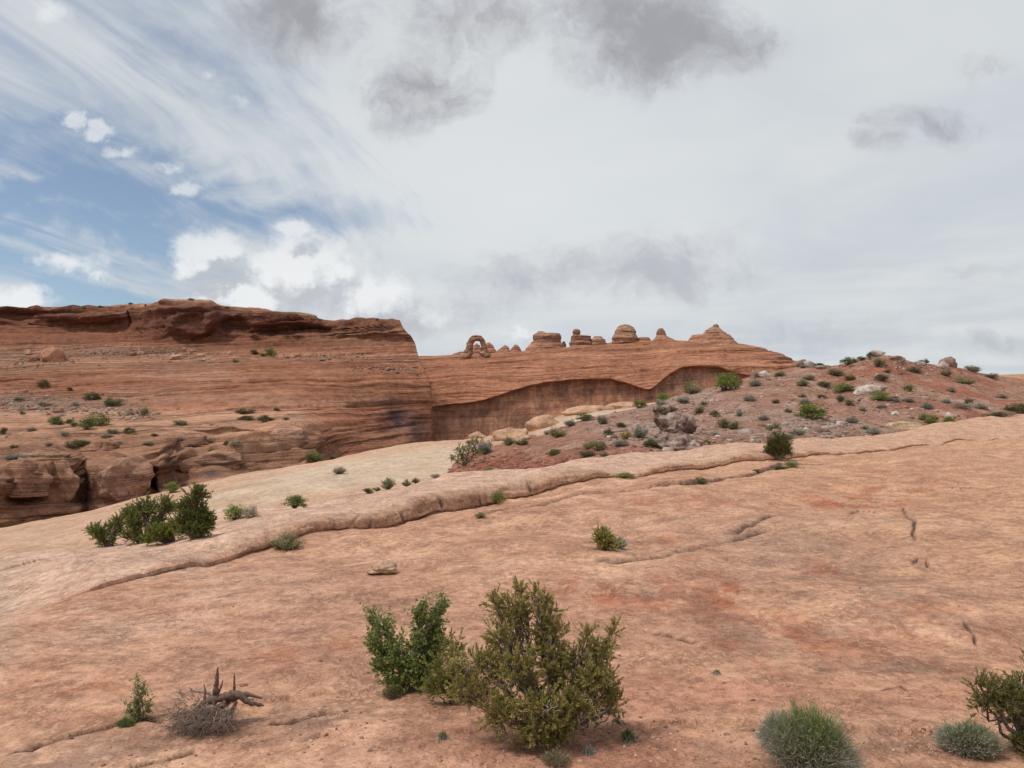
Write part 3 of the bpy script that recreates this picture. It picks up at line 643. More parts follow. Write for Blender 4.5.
# ---- left mesa boulders
gM = 'boulders lying on the mesa shelf'
for k, (px, py, w, h, lab) in enumerate([
    (49,363,24,16,'largest reddish boulder on the mesa shelf at the far left'), (31,363,12,7,'boulder leaning on the left of the largest mesa boulder'),
    (27,356,9,6,'dark block in the rubble above the left mesa boulders'), (18,365,9,4,'small block at the left end of the mesa boulder group'),
    (131,357,9,5,'dark block in the middle of the mesa rubble'), (140,356,7,4,'small dark block right of the middle mesa rubble block'),
    (190,355,6,6,'pale upright block at the right end of the mesa rubble'), (199,358,9,4,'flat pale block by the end of the mesa rubble'),
    (229,356,6,4,'lone red block on the shelf left of the mesa shrubs'), (297,358,6,3,'small red block on the shelf right of the mesa shrubs'),
    (322,383,5,4,'tiny fallen block on the smooth mesa slope'), (176,360,22,5,'long rounded pale rock on the shelf under the buttress'),
    (207,362,14,4,'low pale rock right of the long rounded shelf rock'), (57,414,11,5,'reddish block in the lower rubble patch'), (84,413,7,5,'small reddish block right of the lower rubble block'),
    (73,411,6,4,'grey block in the lower rubble patch')]):
    place_rock('mesa_boulder', lab, px, py, w, h, 70+k, 'boulder', [(.40,.20,.12), (.30,.15,.10), (.47,.28,.19)][k % 3 if k not in (6, 7, 11, 12) else 2], [mesa], group=gM, rough=.28, sub=4, cuts=14, crack=.05)
gB = 'huge rounded blocks in the near canyon wall'
for k, (px, py, w, h, lab) in enumerate([
    (20,497,58,36,'dark rounded block bulging from the canyon wall at the left edge'), (62,505,32,44,'tall rounded block beside the first cleft of the canyon wall'),
    (40,470,70,20,'flat-topped rock cap over the canyon wall at the far left'), (122,503,58,44,'large smooth slab leaning left of the dark canyon cleft'),
    (96,460,44,18,'layered brow of rock over the leaning slab'), (182,448,52,14,'arched brow of rock over the dark canyon cleft'),
    (215,478,56,26,'rounded rock bank right of the dark canyon cleft'), (278,452,58,26,'broken pale bank above the green canyon bush')]):
    p = hit(px, py-h*.5, [mesa])
    if p is None: continue
    w_ = w/F*p.y; h_ = h/F*p.y
    o = link('canyon_block', rock_mesh('canyon_block', 300+k, w_, w_*.42, h_*1.08, rough=.26, sub=5, cuts=22, layers=.10, crack=.10, color=[(.37,.20,.13),(.40,.22,.145),(.46,.27,.18),(.42,.24,.16)][k % 4], mat=M_BUTTE), loc=(p.x, p.y+w_*.10, (HY-py)/F*p.y))
    tag(o, lab, 'rock', gB)

# ------------------------------------------------------------------ arch, domes and spires on the ridge
def butte_mesh(name, prof, d, z0py, seed, depth=.7, rings=70, seg=72, lay=.10, color=(.40,.215,.14)):
    """prof: (py, px_left, px_right) from the bottom up; each level is an oval ring of that width and depth x width"""
    p = np.array(prof, float); ys = np.linspace(p[0, 0], p[-1, 0], rings)
    o_ = np.argsort(p[:, 0]); xl = np.interp(ys, p[o_, 0], p[o_, 1]); xr = np.interp(ys, p[o_, 0], p[o_, 2])
    cx0 = (p[0, 1]+p[0, 2])/2; out = []
    for i in range(rings):
        a = np.linspace(0, 2*np.pi, seg, endpoint=False); r_ = (xr[i]-xl[i])/2/F*d; c_ = ((xr[i]+xl[i])/2-cx0)/F*d
        out.append(np.stack([c_+r_*np.cos(a), r_*depth*np.sin(a), np.full(seg, (z0py-ys[i])/F*d)], -1))
    Q = np.array(out); k = F/d
    nx = Q[..., 0]-Q[..., 0].mean(1, keepdims=True); nn = np.stack([nx, Q[..., 1], 0*nx], -1); nn /= np.linalg.norm(nn, axis=-1, keepdims=True)+1e-6
    sc = np.minimum(1, np.linalg.norm(Q[..., :2]-Q[..., :2].mean(1, keepdims=True), axis=-1)/3)
    Q += nn*(sc*(1.25*fbm(Q[..., 0]/5+seed, Q[..., 1]/5, Q[..., 2]/4, 4, .55, seed)+.55*vnoise(0*nx, 0*nx, Q[..., 2]/1.5+seed, seed+3)+.3*vnoise(Q[..., 0]/6, Q[..., 1]/6, Q[..., 2]/.7+seed, seed+4)))[..., None]
    Q[-1] = Q[-1].mean(0)*.85+Q[-1]*.15
    i = np.arange(rings*seg).reshape(rings, seg); Fc = np.stack([i[:-1], np.roll(i[:-1], -1, 1), np.roll(i[1:], -1, 1), i[1:]], -1).reshape(-1, 4)
    V_ = Q.reshape(-1, 3); top = [i[-1]]
    c_ = np.array(color)*(1+.25*vnoise(V_[:, 0]/9, V_[:, 1]/9, V_[:, 2]/1.6+seed, seed+6)+.15*fbm(V_[:, 0]/3, V_[:, 1]/3, V_[:, 2]/3, 3, .6, seed+7))[:, None]
    me = raw_mesh(name, V_, Fc, M_BUTTE, c_)
    b_ = bmesh.new(); b_.from_mesh(me); b_.verts.ensure_lookup_table(); b_.faces.new([b_.verts[j] for j in i[-1]]); b_.to_mesh(me); b_.free()
    return me, (cx0-HX)/F*d
def butte(name, label, cat, prof, d, seed, parts=(), **kw):
    z0 = prof[0][0]; rt = None
    me, x0 = butte_mesh(name, prof, d, z0, seed, **kw)
    base = (x0, d, (HY-z0)/F*d)
    if not parts: return tag(link(name, me, loc=base), label, cat, 'domes and spires along the ridge top')
    rt = tag(link(name, None, loc=base), label, cat, 'domes and spires along the ridge top'); link('base', me, rt)
    for (pn, pp, cl_, dp) in parts:
        m2, x2 = butte_mesh(pn, pp, d, pp[0][0], seed+20, depth=dp, color=cl_, rings=40, **{})
        link(pn, m2, rt, loc=(x2-x0, 0, (z0-pp[0][0])/F*d))
    return rt
CAP = (.34,.185,.125); LOW = (.43,.215,.135)
butte('rock_butte', 'broad flat-topped butte right of the twin humps, small knob on its right foot', 'butte',
      [(356,520,571),(350,526,566),(345,529,564),(343,531,561.5)], 462, 801, [
      ('cap', [(345,530.5,562),(341,532,561.5),(337,532.8,561),(334.6,533.5,559.5),(333.2,535,558.5),(333,536,546),(331.2,537.5,543.5)], CAP, .6),
      ('knob', [(347,561.5,566.2),(344,561.8,566),(341.4,562.6,565.4)], CAP, .8)], color=LOW)
butte('rock_butte', 'butte with a round balanced knob at its left end and a lobe at its right', 'butte',
      [(355,564,612),(349,568,607),(346,569,604)], 460, 811, [
      ('pillar', [(348,568.6,592),(344,569.3,591.5),(339,570,591),(336,571.5,590),(335,573,582),(334,574.2,578.6)], CAP, .6),
      ('balanced_knob', [(335,573.6,578.9),(332.6,572.8,579.8),(330.4,573.2,579.3),(328.9,574.8,577.8)], (.36,.20,.135), .9),
      ('lobe', [(345,589,605.5),(341,590.5,605),(337.5,592,603.5),(336,594,601)], (.42,.24,.16), .7)], color=LOW)
butte('rock_dome', 'tall rounded dome with a dark undercut base, left of the narrow spire', 'rock dome',
      [(347,609,641),(342,611,638)], 460, 821, [
      ('cap', [(343,612,637.6),(339,611.2,637.8),(336,612.3,637),(332,614.5,634.8),(329.5,616.6,633),(327,618.3,631.2),(325,621,629.3),(324.2,623,627)], (.42,.24,.155), .9)], color=(.28,.14,.09))
butte('rock_ledge', 'thin flat rock ledge between the tall dome and the narrow spire', 'rock', [(343,634,652),(340,636,650),(337.8,638,648.5),(337.3,640,646)], 462, 831, color=CAP)
butte('rock_spire', 'narrow blunt spire with a sloping right shoulder on the ridge', 'rock spire',
      [(345,649,680),(341,652.5,675.5),(338.5,654,673),(336,655.2,668),(333,656.5,665.5),(330,658,664),(328.2,659,663)], 460, 841, color=(.39,.205,.13))
butte('rock_dome', 'cone-shaped dome at the right end of the ridge, capped by a tiny knob', 'rock dome',
      [(350,676,746),(344,683,738),(341,688,735),(338,690.5,732),(335,693,729),(334.4,702,728)], 455, 851, [
      ('cap', [(335,703,726.5),(333,703.5,726),(331,706,722.5),(329,708.8,720.5),(327,711.5,718.2)], (.41,.23,.15), .9),
      ('knob', [(327.6,713,719),(325.8,712.8,719),(324.2,714,717.8)], (.47,.28,.19), .9)], color=LOW)
butte('rock_hump', 'rounded hump standing just right of the arch', 'rock hump', [(358,480,502),(353,482,497.5),(349,483.5,495.5),(345.5,485,493.5),(343.2,486.5,491),(342.4,487.5,489.5)], 474, 861, color=LOW)
butte('rock_hump', 'small rock seen through and behind the opening of the arch', 'rock hump', [(356,468,484),(350,470.5,481.5),(345.5,473,480),(343.4,475,478)], 486, 866, color=CAP)
butte('rock_hump', 'left and lower of the twin humps between the arch and the flat-topped butte', 'rock hump', [(357,492,516),(352,497,511),(348.5,500.5,509),(346.6,503,507.5),(345.2,504.3,506)], 472, 871, color=LOW)
butte('rock_hump', 'right and rounder of the twin humps between the arch and the flat-topped butte', 'rock hump', [(356,507,526),(351,510.5,522.5),(347,512.5,519.5),(344.6,514.3,517)], 472, 876, color=LOW)
butte('rock_hump', 'low rock lying on the skyline left of the arch', 'rock hump', [(357,448,468),(353.6,454,465),(351.6,459,464)], 474, 881, color=CAP)
# the arch: a swept, tapering tube
def sweep(name, pts, d, seed, color, seg=28, per=10, dep=.95):
    p = np.array(pts, float); t_ = np.arange(len(p)); tt = np.linspace(0, len(p)-1, (len(p)-1)*per+1)
    q = pchip(t_, p, tt); x0, y0 = p[0, 0], p[0, 1]
    cc_ = np.stack([(q[:, 0]-x0)/F*d, 0*tt, (y0-q[:, 1])/F*d], -1); r_ = q[:, 2]/F*d
    tg = np.gradient(cc_, axis=0); tg /= np.linalg.norm(tg, axis=1, keepdims=True)
    sd2 = np.cross(tg, [0, 1, 0]); a = np.linspace(0, 2*np.pi, seg, endpoint=False)
    Q = cc_[:, None]+r_[:, None, None]*(np.cos(a)[None, :, None]*sd2[:, None]+np.sin(a)[None, :, None]*np.array([0, dep, 0]))
    Q += (Q-cc_[:, None])*(.42*fbm(Q[..., 0]/2.5+seed, Q[..., 1]/2.5, Q[..., 2]/1.6, 4, .55, seed))[..., None]
    i = np.arange(Q.shape[0]*seg).reshape(-1, seg); Fc = np.stack([i[:-1], np.roll(i[:-1], -1, 1), np.roll(i[1:], -1, 1), i[1:]], -1).reshape(-1, 4)
    V_ = Q.reshape(-1, 3); col_ = np.array(color)*(1+.25*vnoise(V_[:, 0]/9, 0*V_[:, 0], V_[:, 2]/1.3+seed, seed))[:, None]
    return raw_mesh(name, V_, Fc, M_BUTTE, col_)
AD = 452; ar = tag(link('rock_arch', None, loc=((463.0-HX)/F*AD, AD, (HY-364)/F*AD)), 'natural sandstone arch standing alone on the ridge skyline', 'rock arch')
link('arch_ring', sweep('arch_ring', [(461.5,365,5.6),(464.8,359,5.2),(467.6,353,4.4),(468.8,347,3.4),(471.0,342,3.3),(474,339.6,3.2),(477.6,339.2,2.8),(480.6,341.3,2.7),(482.2,345.5,2.7),(483.2,350,2.7),(484,354,4.0),(484.6,358,6.0)], AD, 5, (.36,.185,.12)), ar, loc=((462.5-463)/F*AD, 0, 0))
link('arch_top', rock_mesh('arch_top', 9, 9.4/F*AD, 3., 2.3/F*AD, rough=.12, sub=3, color=(.29,.15,.10), mat=M_BUTTE), ar, loc=((475.9-463)/F*AD, 0, (364-337.4)/F*AD))
link('arch_foot', rock_mesh('arch_foot', 10, 14/F*AD, 6, 4.5/F*AD, rough=.15, sub=3, color=(.42,.22,.14), mat=M_BUTTE, layers=.08), ar, loc=((466-463)/F*AD, 0, (364-365.5)/F*AD))
link('arch_foot', rock_mesh('arch_foot', 12, 11/F*AD, 6, 6.5/F*AD, rough=.15, sub=3, color=(.40,.21,.14), mat=M_BUTTE, layers=.08), ar, loc=((484.4-463)/F*AD, 0, (364-357)/F*AD))

# ------------------------------------------------------------------ loose stone cover (uncountable)
def stones(name, label, cat, pts, size, seed, colors, mat=M_STONE, group=None):
    """pts (n,3); each stone is a squashed, skewed 8-point block with cut corners"""
    rg = np.random.RandomState(seed); n_ = len(pts); sz = size if np.ndim(size) else np.full(n_, size)
    # icosahedron base
    ph = (1+5**.5)/2; B = np.array([(-1,ph,0),(1,ph,0),(-1,-ph,0),(1,-ph,0),(0,-1,ph),(0,1,ph),(0,-1,-ph),(0,1,-ph),(ph,0,-1),(ph,0,1),(-ph,0,-1),(-ph,0,1)], float)/1.9
    Fi = np.array([(0,11,5),(0,5,1),(0,1,7),(0,7,10),(0,10,11),(1,5,9),(5,11,4),(11,10,2),(10,7,6),(7,1,8),(3,9,4),(3,4,2),(3,2,6),(3,6,8),(3,8,9),(4,9,5),(2,4,11),(6,2,10),(8,6,7),(9,8,1)])
    V_ = B[None]*(1+rg.uniform(-.3, .3, (n_, 12, 1)))*(rg.uniform(.5, 1.2, (n_, 1, 3))*np.array([1, 1, .62]))
    a = rg.uniform(0, 6.28, n_); ca_, sa_ = np.cos(a)[:, None], np.sin(a)[:, None]
    x_, y_ = V_[..., 0]*ca_-V_[..., 1]*sa_, V_[..., 0]*sa_+V_[..., 1]*ca_
    V_ = np.stack([x_, y_, V_[..., 2]], -1)*(sz*.5)[:, None, None]+pts[:, None]
    Fc = (Fi[None]+12*np.arange(n_)[:, None, None]).reshape(-1, 3)
    cl_ = np.array(colors)[rg.randint(0, len(colors), n_)]*rg.uniform(.75, 1.2, (n_, 1)); cl_ = np.repeat(cl_, 12, 0)
    o = link(name, raw_mesh(name, V_.reshape(-1, 3), Fc, mat, cl_, smooth=False)); return tag(o, label, cat, group, 'stuff')
def scatter(fn, n_, only, seed, lim=None):
    rg = np.random.RandomState(seed); out = []
    for _ in range(n_*6):
        if len(out) >= n_: break
        px, py = fn(rg); p = hit(px, py, only)
        if p is not None and (lim is None or p.y < lim): out.append((p.x, p.y, p.z))
    return np.array(out)
def hillpt(rg):
    while True:
        px, py = rg.uniform(450, 1060), rg.uniform(354, 480)
        if px < 560 and rg.rand() < .4: continue
        return px, py
def clump(cs, spread):
    def f(rg):
        c_ = cs[rg.randint(len(cs))]; return rg.normal(c_[0], c_[2]*spread), rg.normal(c_[1], c_[3]*spread)
    return f
rg0 = np.random.RandomState(3)
hs = scatter(hillpt, 5200, [dirt], 1); hsz = np.clip(rg0.lognormal(-1.75, .5, len(hs)), .06, .75)
HC = [(.30,.185,.14),(.27,.145,.105),(.36,.27,.22),(.22,.12,.09),(.31,.21,.16),(.25,.18,.145)]
stones('hill_stones', 'countless loose stones scattered over the red dirt hill', 'stones', hs, hsz, 2, HC)
hc = scatter(clump([(640,430,35,8),(690,445,30,6),(650,412,30,6),(700,405,25,6),(815,425,25,7),(835,440,30,5),(895,362,35,5),(780,380,22,5),(930,368,25,5),(880,405,40,8),(740,440,40,7),(860,395,30,5)], 1.), 2600, [dirt], 4)
stones('rubble', 'dense pale rubble in patches around the boulders of the dirt hill', 'rubble', hc, np.clip(np.random.RandomState(5).lognormal(-1.35, .6, len(hc)), .1, 1.5), 6, [(.36,.27,.22),(.30,.21,.17),(.24,.15,.12),(.46,.38,.32),(.28,.18,.14),(.25,.15,.11)])
hr = scatter(clump([(480,466,22,5),(500,460,20,5),(530,470,30,3),(560,462,30,4),(470,474,14,3)], 1.), 600, [dirt], 14)
stones('rubble', 'dark red broken rock at the left tip of the dirt hill', 'rubble', hr, np.clip(np.random.RandomState(7).lognormal(-1.2, .5, len(hr)), .1, .9), 8, [(.27,.10,.065),(.32,.14,.09),(.24,.11,.08)])
tl = scatter(clump([(90,353,32,4),(150,352,28,4),(30,362,25,4),(20,403,28,5),(100,408,30,5),(60,410,30,4),(135,414,12,3),(190,356,18,3),(330,357,30,2),(395,369,20,2)], 1.), 1500, [mesa], 9)
stones('talus', 'broken grey-brown rubble on the ledges of the mesa', 'rubble', tl, np.clip(np.random.RandomState(10).lognormal(-.1, .45, len(tl)), .4, 3.2), 11, [(.30,.20,.15),(.26,.13,.085),(.38,.24,.17),(.36,.29,.24)])
pb = scatter(clump([(480,735,110,18),(600,720,50,15),(560,755,80,10),(690,745,60,14),(240,745,60,15),(760,705,110,14),(930,745,60,10),(330,735,60,18),(500,600,300,90),(800,620,180,60)], 1.), 1500, [ground], 12, 14)
fc = scatter(clump([(330,728,50,12),(640,735,40,8),(690,690,60,14),(480,715,60,12),(880,700,60,12),(240,700,40,12),(150,745,50,12),(760,640,120,40),(300,640,90,30)], 1.), 130, [ground], 52, 14)
stones('rock_chips', 'thin sandstone flakes broken off the foreground rock', 'stones', fc, np.clip(np.random.RandomState(53).lognormal(-3.3, .4, len(fc)), .02, .09), 54, [(.47,.27,.185),(.36,.20,.14),(.28,.165,.12)])
stones('pebbles', 'small pebbles and chips strewn over the foreground rock and sand', 'pebbles', pb, np.clip(np.random.RandomState(13).lognormal(-4.35, .55, len(pb)), .006, .06), 14, [(.46,.27,.19),(.33,.17,.115),(.58,.42,.33),(.25,.14,.10)])

# ------------------------------------------------------------------ plants
def leaf_mat(name, trans=.25, rough=.6):
    m = bpy.data.materials.new(name); m.use_nodes = True; T = NT(m.node_tree); T.nt.nodes.clear()
    out = T.n('ShaderNodeOutputMaterial'); b = T.n('ShaderNodeBsdfPrincipled'); tr = T.n('ShaderNodeBsdfTranslucent'); mx_ = T.n('ShaderNodeMixShader')
    at = T.n('ShaderNodeAttribute', attribute_name='col').outputs['Color']
    oi = T.n('ShaderNodeObjectInfo').outputs['Random']
    hsv = T.n('ShaderNodeHueSaturation'); T.put(hsv.inputs['Color'], at)
    T.put(hsv.inputs['Value'], T.m('ADD', .85, T.m('MULTIPLY', oi, .36))); T.put(hsv.inputs['Hue'], T.m('ADD', .49, T.m('MULTIPLY', T.m('FRACT', T.m('MULTIPLY', oi, 7.3)), .02)))
    T.put(b.inputs['Base Color'], hsv.outputs[0]); T.put(tr.inputs['Color'], hsv.outputs[0]); b.inputs['Roughness'].default_value = rough; b.inputs['Specular IOR Level'].default_value = .25
    mx_.inputs[0].default_value = trans; T.nt.links.new(b.outputs[0], mx_.inputs[1]); T.nt.links.new(tr.outputs[0], mx_.inputs[2]); T.nt.links.new(mx_.outputs[0], out.inputs[0])
    return m
M_LEAF = leaf_mat('foliage', .35); M_DRY = leaf_mat('dry_stems', .05, .85)
def bark_mat():
    m = bpy.data.materials.new('bark'); m.use_nodes = True; T = NT(m.node_tree); b = m.node_tree.nodes['Principled BSDF']
    at = T.n('ShaderNodeAttribute', attribute_name='col').outputs['Color']; P = T.n('ShaderNodeTexCoord').outputs['Object']
    n_ = T.noise(P, 60, 5, .7); T.put(b.inputs['Base Color'], T.mix(T.ss(n_, .35, .65), T.mix(1., at, (.6,.6,.6), 'MULTIPLY'), T.mix(1., at, (1.25,1.25,1.25), 'MULTIPLY')))
    b.inputs['Roughness'].default_value = .9
    bp = T.n('ShaderNodeBump'); bp.inputs['Distance'].default_value = .006; T.put(bp.inputs['Height'], n_); T.put(b.inputs['Normal'], bp.outputs[0]); return m
M_BARK = bark_mat()
class Acc:
    def __init__(s): s.v = []; s.f = []; s.c = []; s.n = 0; s.mi = []
    def add(s, V_, Fc, col_, mi=0):
        V_ = np.asarray(V_, float).reshape(-1, 3); Fc = np.asarray(Fc, int)
        if Fc.shape[1] == 3: Fc = np.c_[Fc, Fc[:, 2]]
        s.v.append(V_); s.f.append(Fc+s.n); c_ = np.broadcast_to(np.asarray(col_, float), V_.shape); s.c.append(c_); s.n += len(V_); s.mi.append(np.full(len(Fc), mi))
    def mesh(s, name, mats):
        V_ = np.concatenate(s.v); Fc = np.concatenate(s.f); c_ = np.concatenate(s.c); mi = np.concatenate(s.mi)
        me = bpy.data.meshes.new(name)
        tri = Fc[:, 2] == Fc[:, 3]; tot = np.where(tri, 3, 4).astype(np.int32); st = np.r_[0, np.cumsum(tot)[:-1]].astype(np.int32)
        keep = np.ones(Fc.shape, bool); keep[tri, 3] = False
        me.vertices.add(len(V_)); me.vertices.foreach_set('co', V_.astype(np.float32).ravel())
        me.loops.add(int(tot.sum())); me.loops.foreach_set('vertex_index', Fc[keep].astype(np.int32))
        me.polygons.add(len(Fc)); me.polygons.foreach_set('loop_start', st); me.polygons.foreach_set('loop_total', tot); me.polygons.foreach_set('material_index', mi.astype(np.int32))
        for m_ in mats: me.materials.append(m_)
        me.update(calc_edges=True)
        a = me.color_attributes.new('col', 'FLOAT_COLOR', 'POINT'); c4 = np.ones((len(V_), 4), np.float32); c4[:, :3] = c_; a.data.foreach_set('color', c4.ravel())
        return me
def tube(acc, pts, rad, col_, sides=5, mi=0):
    p = np.asarray(pts, float); r_ = np.broadcast_to(np.asarray(rad, float), (len(p),))
    tg = np.gradient(p, axis=0); tg /= np.linalg.norm(tg, axis=1, keepdims=True)+1e-9
    up = np.array([.3, .9, .31]); s1 = np.cross(tg, up); s1 /= np.linalg.norm(s1, axis=1, keepdims=True)+1e-9; s2 = np.cross(tg, s1)
    a = np.linspace(0, 2*np.pi, sides, endpoint=False)
    Q = p[:, None]+r_[:, None, None]*(np.cos(a)[None, :, None]*s1[:, None]+np.sin(a)[None, :, None]*s2[:, None])
    i = np.arange(len(p)*sides).reshape(-1, sides); Fc = np.stack([i[:-1], np.roll(i[:-1], -1, 1), np.roll(i[1:], -1, 1), i[1:]], -1).reshape(-1, 4)
    acc.add(Q, Fc, col_, mi)
def blades(acc, org, dirs, ln, wd, col_, rg, droop=0., mi=0):
    """many thin pointed blades: org (n,3), dirs (n,3) unit, ln/wd (n,)"""
    n_ = len(org); dirs = dirs/(np.linalg.norm(dirs, axis=1, keepdims=True)+1e-9)
    s = np.cross(dirs, rg.normal(size=(n_, 3))); s /= np.linalg.norm(s, axis=1, keepdims=True)+1e-9
    ln = np.broadcast_to(ln, (n_,))[:, None]; wd = np.broadcast_to(wd, (n_,))[:, None]
    mid_ = org+dirs*ln*.5; tip = org+dirs*ln-np.array([0, 0, 1.])*ln*droop
    V_ = np.stack([org, mid_+s*wd*.5, tip, mid_-s*wd*.5], 1)
    Fc = (np.arange(4)[None]+4*np.arange(n_)[:, None]); c_ = np.repeat(np.broadcast_to(col_, (n_, 3)), 4, 0)
    acc.add(V_, Fc, c_, mi)
def rdir(rg, n_, up=0.):
    d = rg.normal(size=(n_, 3)); d /= np.linalg.norm(d, axis=1, keepdims=True); d[:, 2] += up; return d/np.linalg.norm(d, axis=1, keepdims=True)
def wig(a, b, n_, amp, rg, sag=0.):
    t_ = np.linspace(0, 1, n_)[:, None]; p = np.array(a)*(1-t_)+np.array(b)*t_; L = np.linalg.norm(np.array(b)-np.array(a))
    k = rg.normal(size=(n_, 3))*amp*L; k[0] = 0; k[-1] *= .3; p = p+k*np.sin(t_*np.pi)**.5; p[:, 2] += sag*L*np.sin(t_[:, 0]*np.pi); return p
def vary(c_, rg, n_, a=.25): return np.array(c_)*rg.uniform(1-a, 1+a, (n_, 1))*np.array([1, 1, 1])+0

def shrub_proto(kind, seed):
    """unit shrub: about 1 wide and 1 tall, base at origin; wood and foliage in one mesh (tiny in the picture)"""
    rg = np.random.RandomState(seed); A = Acc()
    P_ = {'green': ((.12,.16,.04), (.18,.215,.065), .95), 'bright': ((.19,.235,.05), (.27,.30,.085), .9), 'olive': ((.20,.19,.09), (.29,.265,.14), .75),
          'grey': ((.27,.255,.20), (.38,.355,.29), .6), 'dark': ((.10,.115,.045), (.15,.16,.065), .9), 'yellow': ((.33,.26,.07), (.42,.31,.10), .8), 'dry': ((.38,.32,.25), (.50,.43,.35), .35)}[kind]
    nc = 26 if kind in ('green', 'dark', 'bright') else 34
    for k in range(nc):
        th = rg.uniform(0, 6.28); r_ = .36*rg.uniform(0, 1)**.5; h = rg.uniform(.25, .9)*(1-.5*(r_/.4)**2)
        c_ = np.array([r_*math.cos(th), r_*math.sin(th), h])
        tube(A, wig((c_[0]*.15, c_[1]*.15, 0), c_, 5, .05, rg), [.018, .014, .011, .008, .004], (.16,.12,.09) if kind != 'dry' else (.34,.29,.24), 3, 1)
        if kind in ('green', 'dark', 'bright'):
            m_ = 55; d = rdir(rg, m_); q = c_+d*rg.uniform(.02, .16, (m_, 1))*np.array([1, 1, .8])
            t_ = rg.uniform(0, 1, (m_, 1)); blades(A, q, d+np.array([0, 0, .4]), rg.uniform(.05, .11, m_), rg.uniform(.025, .05, m_), (np.array(P_[0])*(1-t_)+np.array(P_[1])*t_), rg)
        else:
            m_ = 38; d = rdir(rg, m_, 1.0); q = c_*rg.uniform(.45, 1., (m_, 1))+rg.normal(size=(m_, 3))*.045
            t_ = rg.uniform(0, 1, (m_, 1)); blades(A, q, d, rg.uniform(.08, .17, m_), rg.uniform(.014, .03, m_), (np.array(P_[0])*(1-t_)+np.array(P_[1])*t_), rg)
    me = A.mesh(kind+'_shrub', [M_LEAF, M_BARK])
    return me
PROTO = {k: [shrub_proto(k, 900+i*7+j) for j in range(3)] for i, k in enumerate(['green', 'bright', 'olive', 'grey', 'dark', 'yellow', 'dry'])}
SEEN = set(); rgS = random.Random(8)
def shrub(kind, x0, x1, yb, hp, label, only=None, group=None, name=None):
    p = hit((x0+x1)/2, yb-.5, only)
    if p is None:
        p = hit((x0+x1)/2, yb+2, only)
        if p is None: print('no hit', label); return
    if label in SEEN: print('dup label', label)
    SEEN.add(label)
    w = (x1-x0)/F*p.y*1.5; h = hp/F*p.y*1.2
    nm = name or {'green': 'green_shrub', 'bright': 'green_shrub', 'olive': 'desert_shrub', 'grey': 'sagebrush', 'dark': 'juniper_bush', 'yellow': 'yellow_shrub', 'dry': 'dry_shrub'}[kind]
    o = link(nm, rgS.choice(PROTO[kind]), loc=(p.x, p.y+w*.2, p.z-.04*h), rz=rgS.uniform(0, 6.28), scale=(w, w, h))
    return tag(o, label, 'bush' if kind in ('dark', 'green', 'bright') else 'shrub', group)
gh = 'shrubs scattered over the red dirt hill'
